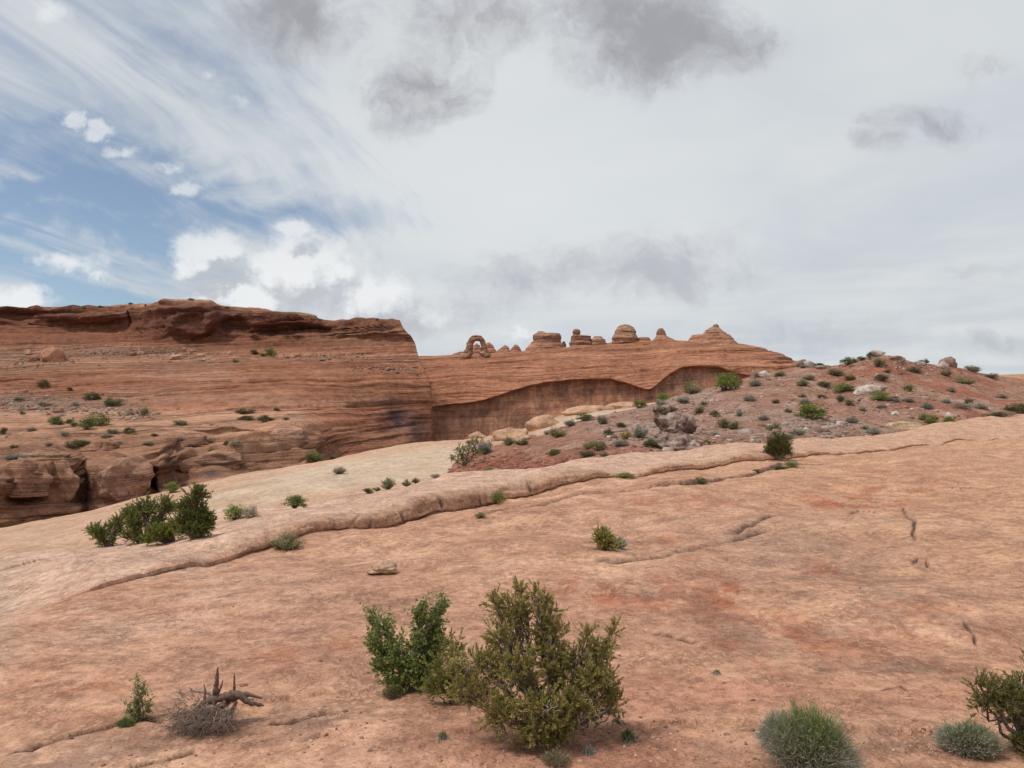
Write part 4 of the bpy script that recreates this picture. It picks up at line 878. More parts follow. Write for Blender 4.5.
for a in [
 ('green',635,646,406,8,'green bush at the foot of the ridge wall above the pale slab'), ('bright',659,670,401,7,'yellow-green bush on the skyline edge below the alcove'),
 ('olive',684,703,392,14,'loose olive shrub standing against the alcove wall left of the round green bush'), ('bright',714,736,391.5,18,'round bright green bush on the skyline in front of the alcove'),
 ('dark',733,742,386,8,'dark bush tucked behind the right side of the round bright green bush'),
 ('grey',750,763,387,8,'grey shrub just right of the round bright green skyline bush'), ('olive',775,787,377,6,'olive shrub by the end of the ridge'),
 ('grey',675,693,404,8,'wide grey shrub below the loose olive shrub'), ('grey',655,669,408,9,'grey shrub left of the wide grey shrub, above the conglomerate'),
 ('olive',655,676,415,9,'low olive shrub draped over the small knobbly boulder'),
 ('grey',744,758,402,8,'grey-green shrub alone on red dirt below the skyline bush'), ('olive',695,706,414,8,'olive shrub above the double grey-green shrub'),
 ('olive',701,709,406,5,'small olive tuft above the olive shrub'), ('dark',711,720,417.5,6,'small dark shrub left of the double one'), ('grey',736,744,417,7,'small grey shrub right of the small dark one'),
 ('olive',718,732,429,11,'left half of the double grey-green shrub between conglomerate and round juniper'), ('olive',729,742,430,9,'right half of the double grey-green shrub between conglomerate and round juniper'),
 ('grey',759,770,421,6,'grey shrub above the round juniper'), ('olive',766,782,431,10,'olive shrub peeping up behind the round juniper'), ('grey',790,807,436,8,'grey sagebrush right beside the round juniper'),
 ('bright',801,828,421,17,'large yellow-green shrub with pale stones at its right foot'), ('grey',847,860,424,8,'grey shrub below the green bush on the right hillside'),
 ('dark',838,845,402.5,7,'small dark bush between two olive shrubs below the bright bush'), ('olive',845,856,406.5,8,'olive shrub touching the small dark bush'),
 ('bright',839,856,392.5,9,'bright green bush left of the whitish boulder'), ('dark',820,831,388,6,'dark shrub below the crest left of the bright green bush'),
 ('olive',797,811,387,8,'olive shrub left of the dark shrub under the left crest'), ('olive',804,817,381,6,'olive shrub higher up under the left crest'),
 ('grey',801,812,405,7,'grey shrub above the large yellow-green shrub'), ('olive',799,807,398,5,'small olive tuft two above the large yellow-green shrub'),
 ('olive',829,848,377,9,'wide olive shrub under the crest left of centre'), ('dark',846,855,381,6,'dark shrub touching the wide olive shrub under the crest'),
 ('dark',815,825,368.5,6,'dark shrub on the left crest beside white rocks'), ('grey',800,808,366,4,'tiny grey shrub on the left crest'),
 ('dark',844,856,365,7,'pair of dark bushes low on the crest skyline'), ('dark',859,866,361,4,'small dark bush on the skyline between two others'), ('dark',868,873,359,6,'upright dark bush on the skyline before the hilltop pile'),
 ('olive',874,889,368,11,'large olive shrub in front of the hilltop rock pile'), ('dark',913,921,360,6,'dark bush on the skyline right of the hilltop pile'),
 ('dry',931,941,361,5,'dry pale shrub on the right crest'), ('dark',922,929,362,5,'dark tuft between the dark and the dry crest shrubs'),
 ('olive',909,924,374,8,'olive shrub below the right crest'), ('olive',941,954,377,8,'green-olive shrub below the dark crest boulder'), ('olive',958,979,385,9,'wide olive shrub lower on the right slope'),
 ('olive',967,983,373,8,'olive shrub on the skyline right of the dark crest boulder'), ('olive',987,1001,380,7,'last olive shrub on the skyline to the right'),
 ('dark',878,889,382,7,'dark grey shrub above the whitish boulder'), ('olive',885,893,374,5,'small brown shrub in the reddest dirt'), ('olive',904,917,392,8,'olive shrub right of the whitish boulder'),
 ('grey',948,958,393,6,'grey shrub on the red slope below the wide olive shrub'), ('bright',875,890,401.5,9,'green shrub at the right foot of the whitish boulder'),
 ('grey',888,901,403,6,'pale grey shrub beside the green shrub under the whitish boulder'), ('grey',904,917,403,6,'round grey shrub near the little white stone'),
 ('grey',923,935,410,8,'grey shrub in the lower right of the hill'), ('dry',956,975,410,8,'left of two pale dry shrubs low on the right hillside'), ('dry',974,993,410,9,'right of two pale dry shrubs low on the right hillside'),
 ('olive',966,976,405,7,'olive shrub just above the two pale dry shrubs'), ('grey',943,953,404,5,'small grey shrub left of the two pale dry shrubs'), ('grey',998,1010,399,5,'small grey shrub high at the right edge of the slope'),
 ('dark',971,1013,416.5,5,'low green mat of bushes lying along the top of the ledge at the right'), ('dark',1012,1032,415,10,'dense dark green bush at the right edge above the ledge'),
 ('bright',929,942,427,11,'yellow-green bush at the ledge right of the long tan boulder'), ('bright',944,954,425,8,'smaller yellow-green bush next to the pale block'), ('olive',920,931,421,8,'dull olive shrub behind the yellow-green ledge bush'),
 ('grey',868,883,435.5,8,'grey shrub left of the long tan boulder'), ('olive',861,870,430,5,'small olive shrub above the grey shrub by the tan boulder'), ('grey',782,796,440,6,'grey shrub just right below the round juniper'),
 ('grey',877,888,409,5,'faint grey tuft below the whitish boulder'), ('olive',772,781,404,5,'olive tuft in the middle left of the hillside'), ('olive',786,793,413,5,'small olive tuft in stony ground above the juniper'),
 ('grey',860,868,412,5,'small grey tuft right above the grey shrub on the hillside'), ('olive',818,828,399,5,'olive tuft between the dark shrub and the large yellow-green shrub'),
 ('dark',646,660,448,9,'dark grey-green shrub at the left foot of the lower conglomerate boulder'), ('olive',702,712,446,6,'small olive shrub at the right foot of the lower conglomerate boulder'),
 ('dry',709,721,436,5,'dry yellowish tuft right of the large conglomerate boulder'), ('grey',631,650,439,14,'large blue-grey shrub left of the conglomerate boulders'),
 ('yellow',620,632,440,9,'orange-yellow shrub left of the large blue-grey shrub'), ('olive',502,516,446,9,'dark olive shrub right behind the long pale rock, left of two'), ('olive',514,529,446,9,'dark olive shrub right behind the long pale rock, right of two'),
 ('olive',549,567,438,12,'grey-green shrub in front of the loaf-shaped pale rock'), ('grey',528,537,433.5,7,'small grey shrub at the left of the loaf-shaped pale rock'), ('grey',543,551,433,5,'tiny grey shrub at the foot of the loaf-shaped pale rock'),
 ('green',561,571,423,9,'green bush left of two in front of the flat pale slab'), ('green',578,592,419,7,'green bush right of two in front of the flat pale slab'),
 ('grey',565,577,427,8,'blue-grey shrub below the two green bushes'), ('grey',596,610,425,10,'large grey-green shrub below the flat pale slab'),
 ('dark',548,560,456,7,'dark round shrub alone in the red dirt'), ('olive',583,597,449,9,'left of two touching olive shrubs mid slope'), ('olive',592,608,451,11,'right and larger of two touching olive shrubs mid slope'),
 ('dark',580,593,458,7,'dark shrub just above the pale ledge'), ('olive',600,610,457,5,'small olive shrub above the pale ledge right of the dark one'), ('grey',613,630,447,7,'low grey shrub below the orange-yellow shrub'),
 ('dark',605,613,437,7,'small dark upright shrub in rubble above the low grey shrub'), ('dark',617,625,428,6,'small dark shrub in the pale rubble'), ('bright',483,494,475,6,'fresh green tuft in dark red rock at the left tip of the hill'),
 ]: shrub(*a, only=[dirt], group=gh)
gs = 'shrubs growing in cracks of the slickrock'
for a in [
 ('bright',483,504,503.5,11,'dense green tuft growing at the crack under the pale ledge'), ('olive',474,486,519,6,'small dry-green tuft in the lower crack left of centre'),
 ('olive',695,709,485,8,'olive tuft on the slickrock by the lower crack below the gully'), ('olive',753,761,473,4,'tiny tuft in the crack below the round juniper'),
 ('olive',772,790,470,4,'flat mat of dry grass in the crack right below the round juniper'), ('bright',787,801,468,5,'green end of the grass mat in the crack right of the juniper'),
 ('bright',617,634,479,5,'green tuft in the shaded gully of the ledge'),
 ('olive',270,300,551,18,'olive rounded shrub under the left part of the ledge'),
 ('grey',609,630,550,13,'grey-green rounded half of the little bush pair on open slickrock'), ]: shrub(*a, only=[ground], group=gs)
gp = 'small shrubs on the pale slab'
for a in [
 ('grey',332,345,475,8,'grey shrub alone in the middle of the pale slab'), ('olive',380,395,490,12,'tallest shrub of the row along the crest of the pale slab'), ('dark',364,372,494,6,'left of two small dark tufts left of the tallest crest shrub'),
 ('dark',373,380,492,4,'right of two small dark tufts left of the tallest crest shrub'), ('olive',402,411,487,8,'upright thin shrub right of the tallest crest shrub'), ('dark',412,419,484,5,'dark tuft in red soil left of the bushy tree'),
 ('dry',430,440,479,5,'dry tuft on the strip of red soil by the hill'), ('green',284,302,509,12,'dark green bush on the slab behind the crest, right of the leafy light green one'), ('dark',301,306,508,3,'tiny dark tuft at the right of the dark green bush'),
 ('bright',226,242,521,15,'light green leafy bush at the crest right of the juniper clump'), ('dry',241,256,519,14,'twiggy half-dry bush beside the light green leafy bush'),
 ('bright',162,175,494,11,'yellow-green bush half hidden behind the rim of the pale slab')]: shrub(*a, only=[pale, ground], group=gp)
gm = 'shrubs scattered over the mesa benches'
MS = [('dark',37,46,389.5,9,'dark bush on the mesa slope above the lower rubble'), ('dark',67,72,391,4,'tiny bush right of the dark bush on the mesa slope'), ('dark',83,96,401,10,'dark bush on top of the lower rubble mound'),
 ('dark',104,118,407,9,'dark bush on the right shoulder of the rubble mound'), ('olive',138,148,416,9,'grey-green bush at the right end of the rubble mound'), ('olive',13,23,402,5,'olive shrub in grey rubble at the left edge'),
 ('olive',35,48,407,5,'low olive shrub in the rubble'), ('grey',70,78,407,6,'grey shrub between the rubble blocks'), ('green',48,58,425,8,'green bush left of the biggest bench bushes'), ('dark',56,62,425.5,4,'small dark bush touching the green bench bush'), ('dark',64,71,424,5,'little round bush left of the biggest bench bushes'),
 ('green',78,91,430.5,12,'front left bush of the largest green cluster on the bench'), ('green',86,104,427,11,'back right bush of the largest green cluster on the bench'), ('dark',70,76,427,4,'tiny dark tuft by the largest bench cluster'),
 ('grey',25,35,432,5,'grey shrub on the bare bench at the left'), ('dark',-1,5,435,8,'dark bush cut by the left edge of the picture'), ('grey',57,68,436,5,'flat grey shrub below the green bench bushes'),
 ('grey',98,110,438.5,5,'grey shrub below the largest green cluster'), ('olive',105,117,434,5,'olive shrub right below the largest green cluster'), ('dark',124,133,434,7,'dark bush right of the olive bench shrub'),
 ('dark',65,81,449,10,'round dark green bush near the brow of the canyon wall'), ('dark',80,88,446,5,'small bush touching the round dark bush near the brow'), ('dark',50,61,457.5,9,'dark bush at the very brow of the canyon wall'),
 ('grey',44,51,447,5,'grey-green tuft above the brow bush'), ('olive',23,34,458,5,'olive shrub on the brow at the left'), ('grey',0,22,461,7,'wide grey shrub mat on the brow at the left edge'),
 ('grey',112,122,445,4,'faint grey tuft on the bench centre'), ('olive',170,186,426,6,'low olive shrub on the bare bench'), ('grey',204,214,443,5,'grey shrub under the bench brow'), ('grey',227,241,447,6,'long grey shrub under the bench brow, right'),
 ('dark',223,228,446,5,'small dark bush left of the long grey shrub'), ('olive',207,217,452,6,'light shrub on the slope below the grey brow shrub'), ('grey',174,184,442,5,'grey tuft near the middle of the bench brow'), ('grey',186,194,446,3,'thin grey tuft below the middle bench brow'),
 ('dark',237,252,415,6,'dark bush, upper of two on the right bench'), ('dark',239,252,420.5,5,'dark bush, lower of two on the right bench'), ('dark',258,269,423,7,'dark green bush right of the stacked pair on the bench'),
 ('dark',268,274,421,3,'tiny tuft right of the dark green bench bush'), ('dark',274,279,411,3,'tiny bush high on the right bench'), ('dark',283,288,421,3,'tiny tuft at the right end of the bench'),
 ('green',303,321,463,10,'green bush in the canyon bottom at the foot of the bench'), ('olive',325,338,461.5,6,'olive bush in the canyon bottom right of the green bush'),
 ('dark',250,257,355,6,'left of the bushes on the shelf under the buttress'), ('green',265,274,356,8,'largest of the bushes on the shelf under the buttress'), ('olive',258,266,357,4,'low olive bush between the shelf bushes'), ('olive',232,238,363,5,'small olive bush below the shelf edge'),
 ('dark',188,191,301,3,'tiny bush standing on top of the buttress skyline'), ('dark',191,194,301,2,'second tiny bush on the buttress skyline'), ('dark',224,229,306,2,'tiny bush on the rim right of the buttress'), ('dark',98,103,308,2,'tiny bush on the rim left of the crack'), ('dark',128,132,305,2,'tiny bush on the rim above the crack'),
 ('dark',82,86,309,2,'tiny bush on the far left rim'), ('dark',144,147,304,2,'tiny bush on the rim before the buttress'), ('dark',375,378,321,2,'tiny bush on the rim at the mesa nose'),
 ('dark',20,24,415,4,'tiny dark tuft below the grey rubble'), ('dark',10,16,449,4,'tiny dark tuft on the bench at the far left'), ('olive',140,152,446,4,'faint olive mat right of the bench centre'), ('dark',151,156,437,3,'tiny dark tuft right of the bench centre')]
for a in MS: shrub(*a, only=[mesa], group=gm)
shrub('dark',1013,1019,375.5,6,'lone dark bush on the skyline of the orange slab at the far right')

# ---------------------------------------------------- detailed plants built from limbs, twigs and leaf sprays
def at(px, py, d): return np.array([(px-HX)/F*d, d, (HY-py)/F*d])
def big_plant(name, label, cat, base_px, clumps, only, seed, leaf='scale', cols_=((.075,.115,.03),(.14,.17,.05)), twigcol=(.20,.15,.12), trunk_r=.05, dens=1., lsize=1., dead=.12, deadcol=(.42,.36,.31), trunks=1, group=None, browntip=0., spread=1.):
    """clumps: (px, py, rx_px, ry_px, depth offset in m, amount)"""
    rg = np.random.RandomState(seed); b = hit(*base_px, only); d0 = b.y
    rt = tag(link(name, None, loc=b), label, cat, group); b = np.array(b); wood = Acc(); fol = Acc(); dd = Acc() if dead >= .18 else wood
    pxm = d0/F
    for k in range(trunks):
        pass
    for ci, (px, py, rx, ry, dy, amt) in enumerate(clumps):
        c_ = at(px, py, d0)-b; c_[1] += dy; R_ = np.array([rx*pxm, (rx+ry)*.5*pxm*.9, ry*pxm])
        st = np.array([rg.normal()*.03*min(1, trunk_r*40), rg.normal()*.03*min(1, trunk_r*40), -.03])*(1 if trunks == 1 else trunks*.8)
        L_ = np.linalg.norm(c_)
        limb = wig(st, c_, 9, .035, rg, -.02); rr = np.linspace(trunk_r*(.5+.5*min(1, amt)), trunk_r*.16, 9)
        tube(wood, limb, rr, vary(twigcol, rg, 1, .15)[0], 7)
        nt = int(46*amt*dens)
        for j in range(nt):
            q = rdir(rg, 1)[0]*rg.uniform(.4, .98)*R_*(1+.2*rg.normal())*spread; e = c_+q
            if e[2] < .02: e[2] = .02+rg.rand()*.05
            s = limb[rg.randint(4, 9)]; tw = wig(s, e, 6, .05, rg)
            isdead = rg.rand() < dead
            tc_ = np.array(deadcol) if isdead else np.array(twigcol)
            tube(dd if isdead else wood, tw, np.linspace(trunk_r*.13, trunk_r*.035, 6), tc_*rg.uniform(.8, 1.2), 4)
            if isdead:
                for _ in range(4):
                    o_ = tw[rg.randint(2, 6)]; tube(dd, wig(o_, o_+rdir(rg, 1)[0]*R_.mean()*rg.uniform(.2, .5)+np.array([0, 0, -.1])*R_.mean(), 4, .12, rg), np.linspace(trunk_r*.06, trunk_r*.02, 4), tc_*rg.uniform(.8, 1.2), 3)
                continue
            out = (e-c_)/(np.linalg.norm(e-c_)+1e-6); shade = .5+.5*out[2]
            if leaf == 'scale':
                m_ = 4
                for _ in range(m_):
                    o_ = tw[rg.randint(3, 6)]; dr = out*.5+rdir(rg, 1)[0]*.7+np.array([0, 0, .55]); dr /= np.linalg.norm(dr); sl = rg.uniform(.05, .11)*lsize
                    sp = o_+dr*np.linspace(0, sl, 7)[:, None]; tube(wood, sp[::3], .0016*lsize, (.10,.11,.04), 3)
                    nb = 26; ti = rg.uniform(.1, 1, nb); og = o_+dr*(ti*sl)[:, None]; bd = dr*1.1+rdir(rg, nb)*.75
                    cc_ = np.array(cols_[0])+(np.array(cols_[1])-np.array(cols_[0]))*rg.uniform(0, 1, (nb, 1))**1.3*(.5+.5*ti[:, None])
                    if rg.rand() < browntip: cc_ = cc_*.4+np.array([.22,.15,.07])*.6
                    blades(fol, og, bd, rg.uniform(.014, .036, nb)*lsize, rg.uniform(.0045, .010, nb)*lsize, cc_, rg)
            else:
                nb = 16; ti = rg.uniform(.15, 1, nb); idx = np.clip((ti*5).astype(int), 0, 4); og = tw[idx]+(tw[idx+1]-tw[idx])*rg.rand(nb, 1)+rg.normal(size=(nb, 3))*.006*lsize
                cc_ = np.array(cols_[0])+(np.array(cols_[1])-np.array(cols_[0]))*rg.uniform(0, 1, (nb, 1))
                blades(fol, og, rdir(rg, nb, .3), rg.uniform(.018, .034, nb)*lsize, rg.uniform(.014, .024, nb)*lsize, cc_, rg)
    link('trunk', wood.mesh('trunk', [M_BARK]), rt); link('crown', fol.mesh('crown', [M_LEAF]), rt)
    if dd is not wood and dd.n: link('dead_twigs', dd.mesh('dead_twigs', [M_DRY]), rt)
    return rt, b
# the juniper in the foreground
big_plant('juniper_bush', 'largest juniper bush, front centre, with bare grey twigs hanging in its middle', 'juniper', (553, 738), [
    (516,614,18,20,.10,.7),(500,636,18,18,-.02,.55),(545,612,14,18,.08,.45),(551,636,18,20,.05,.6),(482,660,22,16,-.05,.7),(520,662,28,24,-.12,1.0),(556,664,22,24,.0,.8),(582,664,15,18,.08,.5),(601,650,12,18,-.05,.55),(596,672,16,16,-.1,.6),
    (468,688,20,15,-.1,.5),(502,700,26,20,-.22,.8),(540,700,32,26,-.25,1.2),(580,692,26,22,-.15,.9),(606,688,18,16,.05,.5),(618,704,12,10,.05,.3),(530,724,22,14,-.25,.6),(496,604,8,10,.1,.2),(538,600,12,10,.05,.25),(521,594,8,9,.1,.2),(455,668,12,10,.1,.25),(560,722,20,12,-.2,.5),(612,632,6,10,0,.15),(588,638,6,12,0,.15)],
    [ground], 41, cols_=((.25,.23,.07),(.52,.43,.15)), trunk_r=.034, dens=1.5, dead=.24, twigcol=(.19,.13,.10), browntip=.22, spread=.85, deadcol=(.52,.45,.38))
big_plant('leafy_shrub', 'upright broad-leaved fresh green shrub left of the big juniper', 'shrub', (408, 690), [
    (384,632,14,24,.1,.55),(372,612,10,14,.0,.25),(398,650,18,24,-.08,.8),(418,640,16,30,.0,.9),(436,622,12,26,.05,.7),(444,604,9,14,.05,.4),(422,608,10,16,.0,.5),(410,660,26,22,-.1,1.0),(432,655,18,24,.1,.9),(398,676,20,14,-.1,.8),(424,672,20,16,-.05,.9),(440,640,12,20,.05,.5),(384,652,14,18,0,.6),(372,636,10,18,-.08,.35),(376,663,10,10,0,.2)],
    [ground], 43, leaf='broad', cols_=((.17,.25,.06),(.32,.39,.12)), trunk_r=.014, dens=2.1, lsize=1.1, dead=.06, spread=1.12, trunks=3, twigcol=(.17,.12,.09))
big_plant('green_shrub', 'low yellowish-green bush filling the gap between leafy shrub and juniper', 'bush', (452, 704), [
    (448,668,18,20,.0,.8),(462,684,16,18,.05,.7),(438,690,16,12,-.05,.5),(452,650,12,14,.1,.3)], [ground], 45, cols_=((.22,.23,.06),(.40,.36,.12)), trunk_r=.014, dens=1.2, dead=.1)
big_plant('grey_shrub', 'straggly grey dry brush at the right foot of the big juniper', 'shrub', (590, 728), [
    (585,712,28,12,.0,.7),(612,716,18,10,.05,.4),(570,718,18,9,-.1,.4)], [ground], 47, cols_=((.20,.24,.17),(.36,.36,.28)), trunk_r=.010, dens=.7, dead=.45, deadcol=(.40,.34,.29))
big_plant('small_conifer', 'slender green sapling by the stump on the left', 'sapling', (139, 722), [
    (136,702,9,18,0,.7),(143,688,7,14,0,.4),(136,678,5,10,0,.22),(129,706,8,14,0,.4),(149,704,8,16,0,.5),(139,714,12,8,0,.4)], [ground], 49, leaf='broad', cols_=((.18,.22,.07),(.34,.36,.13)), trunk_r=.009, dens=1.2, lsize=.62, dead=.14, trunks=2)
big_plant('juniper_bush', 'juniper branches with reddish tips reaching in at the right edge', 'juniper', (1030, 752), [
    (990,690,14,14,0,.5),(1008,696,16,14,-.05,.7),(1020,684,12,12,0,.5),(982,704,10,8,0,.25),(1016,712,16,12,.05,.5),(1022,740,14,14,-.1,.7),(1045,700,24,30,0,1.2),(1040,735,24,20,0,1.1),(976,680,5,8,0,.12)],
    [ground], 51, cols_=((.18,.19,.055),(.38,.34,.12)), trunk_r=.03, dens=.9, dead=.12, browntip=.22)
# mid-ground juniper clump behind the crest
gj = 'the clump of junipers behind the crest'
for (lab, bs, cl_, sd_) in [
    ('leftmost low juniper of the clump behind the crest, with dead twigs', (110,546), [(98,532,10,9,0,.7),(110,530,9,9,.3,.7),(120,520,5,8,0,.3),(108,540,14,6,0,.5)], 61),
    ('tall middle juniper of the clump with a dark trunk showing', (144,543), [(134,522,10,10,0,.8),(146,508,13,9,0,1.0),(160,508,11,9,.4,.8),(126,512,7,9,.2,.4),(150,525,10,9,.3,.6),(136,536,12,7,-.2,.6)], 62),
    ('bright green juniper low in front of the tall ones', (172,541), [(165,530,11,8,-.4,.9),(178,527,11,8,-.3,.8),(158,536,7,6,-.4,.3)], 63),
    ('rightmost and tallest juniper of the clump behind the crest', (196,538), [(195,496,11,9,0,.9),(186,508,9,8,0,.6),(198,516,14,11,0,1.2),(184,522,10,9,0,.7),(206,526,10,8,0,.7),(194,530,14,7,-.2,.7)], 64)]:
    big_plant('juniper_tree', lab, 'juniper', bs, cl_, [pale, ground], sd_, cols_=((.14,.165,.04),(.29,.29,.085)) if sd_ != 63 else ((.19,.23,.05),(.34,.35,.09)), trunk_r=.12, dens=1.15, lsize=2.1, dead=.10, spread=.92, group=gj, deadcol=(.33,.27,.23), twigcol=(.13,.09,.07))
big_plant('juniper_tree', 'perfectly rounded dark green juniper standing on the pale ledge', 'juniper', (778, 460), [
    (778,450,15,8,0,1.2),(770,443,8,9,-.2,.8),(787,443,8,9,.1,.8),(778,437,11,8,0,.9),(789,451,7,7,0,.5),(767,452,7,7,0,.5),(778,445,13,11,-.3,1.2)], [ground], 71, cols_=((.13,.145,.03),(.25,.24,.06)), trunk_r=.08, dens=2.8, lsize=1.5, dead=.0, spread=.88)
big_plant('juniper_tree', 'loose green juniper at the left tip of the dirt hill', 'juniper', (464, 466), [
    (460,452,9,9,0,.8),(470,446,10,8,0,.8),(478,441,6,5,.5,.4),(455,459,6,6,0,.4),(478,452,7,7,.3,.5),(466,459,9,6,0,.5)], [dirt, pale], 72, cols_=((.18,.20,.06),(.34,.33,.12)), trunk_r=.09, dens=1.0, lsize=3.0, dead=.08, spread=.9)
shrub('grey',475,495,455,15,'grey twiggy shrub growing against the loose green juniper', only=[dirt], group=gh)
big_plant('small_conifer', 'small yellow-green pinyon leaning left, half of the pair on open slickrock', 'sapling', (605, 550), [
    (602,541,5,6,0,.6),(608,546,8,4,0,.6),(601,535,2.5,3,0,.2)], [ground], 73, cols_=((.26,.25,.07),(.44,.39,.13)), trunk_r=.03, dens=1.2, lsize=2.0, dead=.05)

# rounded tussocks with hundreds of thin upcurving stems
def tussock(name, label, base_px, wpx, hpx, seed, side, top, n_=4200, cat='shrub'):
    rg = np.random.RandomState(seed); b = hit(*base_px, [ground]); w = wpx/F*b.y; h = hpx/F*b.y
    rt = tag(link(name, None, loc=b), label, cat); A = Acc(); S = Acc()
    th = rg.uniform(0, 6.283, n_); r_ = rg.uniform(0, 1, n_)**.55; lump = 1+.22*vnoise(np.cos(th)*2.5, np.sin(th)*2.5, r_*3, seed)
    el = (1-r_*.92)*np.pi/2*.95+.10
    dr = np.stack([np.cos(th)*np.cos(el), np.sin(th)*np.cos(el), np.sin(el)], -1)
    ext = np.array([w*.5, w*.42, h])*lump[:, None]
    tip = dr*ext*rg.uniform(.78, 1.08, (n_, 1)); stt = dr*ext*rg.uniform(.25, .62, (n_, 1))
    f = sst(dr[:, 2]+.25*rg.normal(size=n_), .5, 1.0)[:, None]; f2 = rg.uniform(.7, 1.25, (n_, 1))
    c_ = (np.array(side)*(1-f)+np.array(top)*f)*f2
    d = tip-stt; L_ = np.linalg.norm(d, axis=1); d += rg.normal(size=d.shape)*(L_*.38)[:, None]; d[:, 2] += .35*L_
    blades(A, stt, d, L_*rg.uniform(.5, 1., n_), rg.uniform(.003, .0065, n_), c_, rg, .06)
    j_ = rg.randint(0, n_, n_//2); o2 = stt[j_]+(tip-stt)[j_]*rg.uniform(.3, 1., (len(j_), 1)); blades(A, o2, rdir(rg, len(j_), .5), rg.uniform(.02, .05, len(j_))*(h/.45)**.5, rg.uniform(.003, .006, len(j_)), c_[j_]*1.1, rg)
    for k in range(240):
        j = rg.randint(n_); tube(S, wig((rg.normal()*.02, rg.normal()*.02, 0), stt[j]*1.15, 5, .04, rg), np.linspace(.0035, .0016, 5), np.array((.38,.32,.26))*rg.uniform(.6, 1.2), 3)
    link('foliage', A.mesh('foliage', [M_LEAF]), rt); link('stems', S.mesh('stems', [M_DRY]), rt); return rt
tussock('desert_shrub', 'large domed grey tussock with a fresh green top at the bottom edge', (812, 770), 120, 68, 81, (.36,.35,.28), (.25,.31,.09), 7500)
tussock('desert_shrub', 'shaggy grey clump on the left flank of the large domed tussock', (778, 748), 54, 42, 82, (.34,.35,.29), (.35,.36,.28), 2000)
tussock('desert_shrub', 'lower flat grey-green tussock left of the juniper at the right edge', (970, 752), 76, 32, 83, (.34,.33,.26), (.29,.31,.16), 4500)
tussock('grass_tuft', 'small bright green tuft at the right foot of the big juniper', (628, 741), 17, 14, 84, (.13,.18,.05), (.17,.22,.06), 500, 'grass tuft')
tussock('grass_tuft', 'low mossy green tuft at the foot of the slender sapling', (126, 726), 24, 9, 85, (.16,.21,.06), (.20,.25,.07), 700, 'grass tuft')
tussock('grass_tuft', 'brownish grass tuft at the foot of the leafy shrub', (393, 698), 28, 14, 86, (.16,.15,.07), (.20,.18,.08), 600, 'grass tuft')
tussock('grass_tuft', 'dry straw-coloured tuft below the big juniper', (556, 764), 40, 16, 87, (.30,.24,.15), (.33,.27,.17), 600, 'grass tuft')
tussock('sage_tuft', 'tiny pale sage tuft below the big juniper near the bottom edge', (588, 754), 15, 9, 88, (.30,.31,.26), (.32,.33,.28), 300, 'shrub')
tussock('grass_tuft', 'tiny yellow-green tuft at the edge of the sandy patch', (717, 674), 9, 5, 89, (.20,.21,.07), (.22,.24,.07), 160, 'grass tuft')
tussock('grass_tuft', 'sparse green sprig under the leafy shrub', (443, 739), 14, 9, 90, (.15,.17,.07), (.17,.20,.07), 160, 'grass tuft')
# twig and needle litter
lit_ = scatter(clump([(560,735,70,12),(600,745,60,10),(500,735,60,10),(230,725,30,10),(810,765,60,6),(960,752,40,5),(400,697,30,6)], 1.), 1500, [ground], 33, 12)
rgl = np.random.RandomState(4); Lm = Acc(); dl_ = rdir(rgl, len(lit_)); dl_[:, 2] = np.abs(dl_[:, 2])*.15
blades(Lm, lit_+np.array([0, 0, .004]), dl_, rgl.uniform(.02, .09, len(lit_)), rgl.uniform(.003, .006, len(lit_)), vary((.30,.20,.14), rgl, len(lit_), .45), rgl)
tag(link('twig_litter', Lm.mesh('twig_litter', [M_DRY])), 'dead needles and twig litter on the soil under the bushes', 'litter', kind='stuff')

# dead stump: gnarled roots, two broken snags, a skirt of grey curling twigs
b = hit(216, 722, [ground]); d0 = b.y; pm = d0/F; rg = np.random.RandomState(5)
rt = tag(link('dead_stump', None, loc=b), 'dead weathered stump with two broken snags and a skirt of grey twigs', 'stump'); b = np.array(b)
def rel(px, py, dy=0): q = at(px, py, d0)-b; q[1] += dy; return q
def gn_tube(acc, pts, rad, col_, sides=9):
    p = pchip(np.arange(len(pts)), np.array(pts, float), np.linspace(0, len(pts)-1, len(pts)*6)); r_ = np.interp(np.linspace(0, len(rad)-1, len(p)), np.arange(len(rad)), rad)
    r_ = r_*(1+.14*rg.normal(size=len(p))); p = p+rg.normal(size=p.shape)*.10*r_[:, None]; tube(acc, p, r_, col_, sides)
A = Acc()
gn_tube(A, [rel(262,708,.05), rel(248,702), rel(236,694), rel(222,698), rel(206,702), rel(196,712)], [.006,.024,.034,.038,.034,.016], (.17,.105,.075))
gn_tube(A, [rel(258,704,.12), rel(240,698,.08), rel(224,706,.04), rel(208,716,-.04)], [.008,.024,.032,.016], (.23,.15,.11))
gn_tube(A, [rel(228,700,-.04), rel(214,708,-.08), rel(204,722,-.1), rel(198,736,-.1)], [.022,.028,.022,.008], (.17,.085,.06))
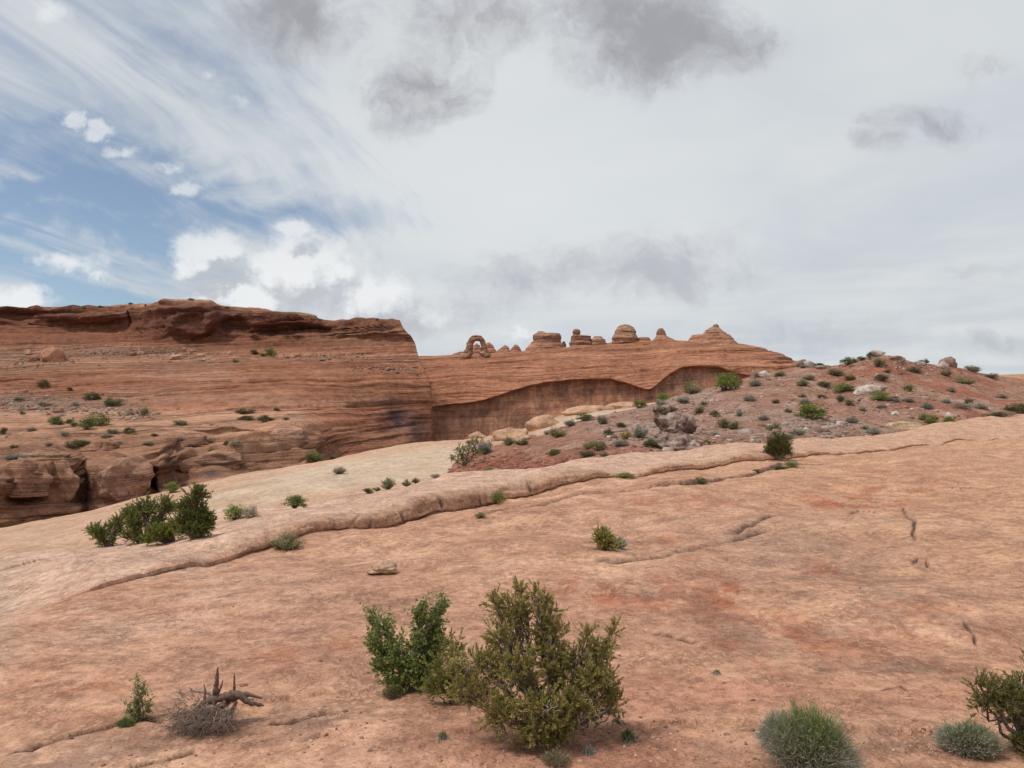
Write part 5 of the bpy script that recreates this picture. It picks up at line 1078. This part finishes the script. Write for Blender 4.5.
gn_tube(A, [rel(238,700,-.04), rel(232,712,-.06), rel(222,724,-.08)], [.018,.016,.006], (.18,.10,.07))
gn_tube(A, [rel(216,702,.02), rel(204,694,.04), rel(192,694,.06), rel(186,690,.06)], [.02,.014,.009,.004], (.34,.26,.21))
link('roots', A.mesh('roots', [M_BARK]), rt)
for (pts_, rad_, c_) in [([rel(214,704), rel(216,690), rel(217,676), rel(218,667)], [.026,.024,.016,.004], (.17,.10,.075)), ([rel(232,700,.03), rel(233,688,.03), rel(233,675,.03)], [.015,.012,.004], (.21,.10,.07)), ([rel(204,704), rel(205,692), rel(204,684)], [.014,.011,.004], (.28,.20,.16)), ([rel(215,700,.02), rel(220,688,.02), rel(222,681,.02)], [.010,.008,.003], (.22,.14,.10))]:
    A = Acc(); gn_tube(A, pts_, rad_, c_); link('snag', A.mesh('snag', [M_BARK]), rt)
A = Acc()
def twigs(o_, dr, L_, r_, dep):
    e = o_+dr*L_; e[2] = max(e[2], .015*rg.rand()-.02+.22*min(0, e[1]))
    w_ = wig(o_, e, 5, .09, rg); tube(A, w_, np.linspace(r_, r_*.55, 5), np.array((.27,.20,.165))*rg.uniform(.45, 1.4), 4)
    if dep > 0:
        for _ in range(rg.randint(2, 5)):
            n_ = dr+rdir(rg, 1)[0]*.85; n_[2] -= .1; n_ /= np.linalg.norm(n_); twigs(w_[rg.randint(2, 5)], n_, L_*rg.uniform(.5, .85), r_*.6, dep-1)
for k in range(120):
    o_ = rel(rg.uniform(188, 240), rg.uniform(698, 716), -.04-.22*rg.rand()); dr = np.array([rg.normal()*.5-.25, -.8*rg.rand()-.3, -.45+.6*rg.rand()]); dr /= np.linalg.norm(dr)
    twigs(o_, dr, rg.uniform(.07, .13), .0042, 3)
for k in range(12):
    o_ = rel(rg.uniform(182, 208), rg.uniform(694, 706)); dr = np.array([-.7+.4*rg.normal(), .2*rg.normal(), .4+.4*rg.rand()]); dr /= np.linalg.norm(dr); twigs(o_, dr, rg.uniform(.06, .12), .003, 2)
link('twigs', A.mesh('twigs', [M_DRY]), rt)
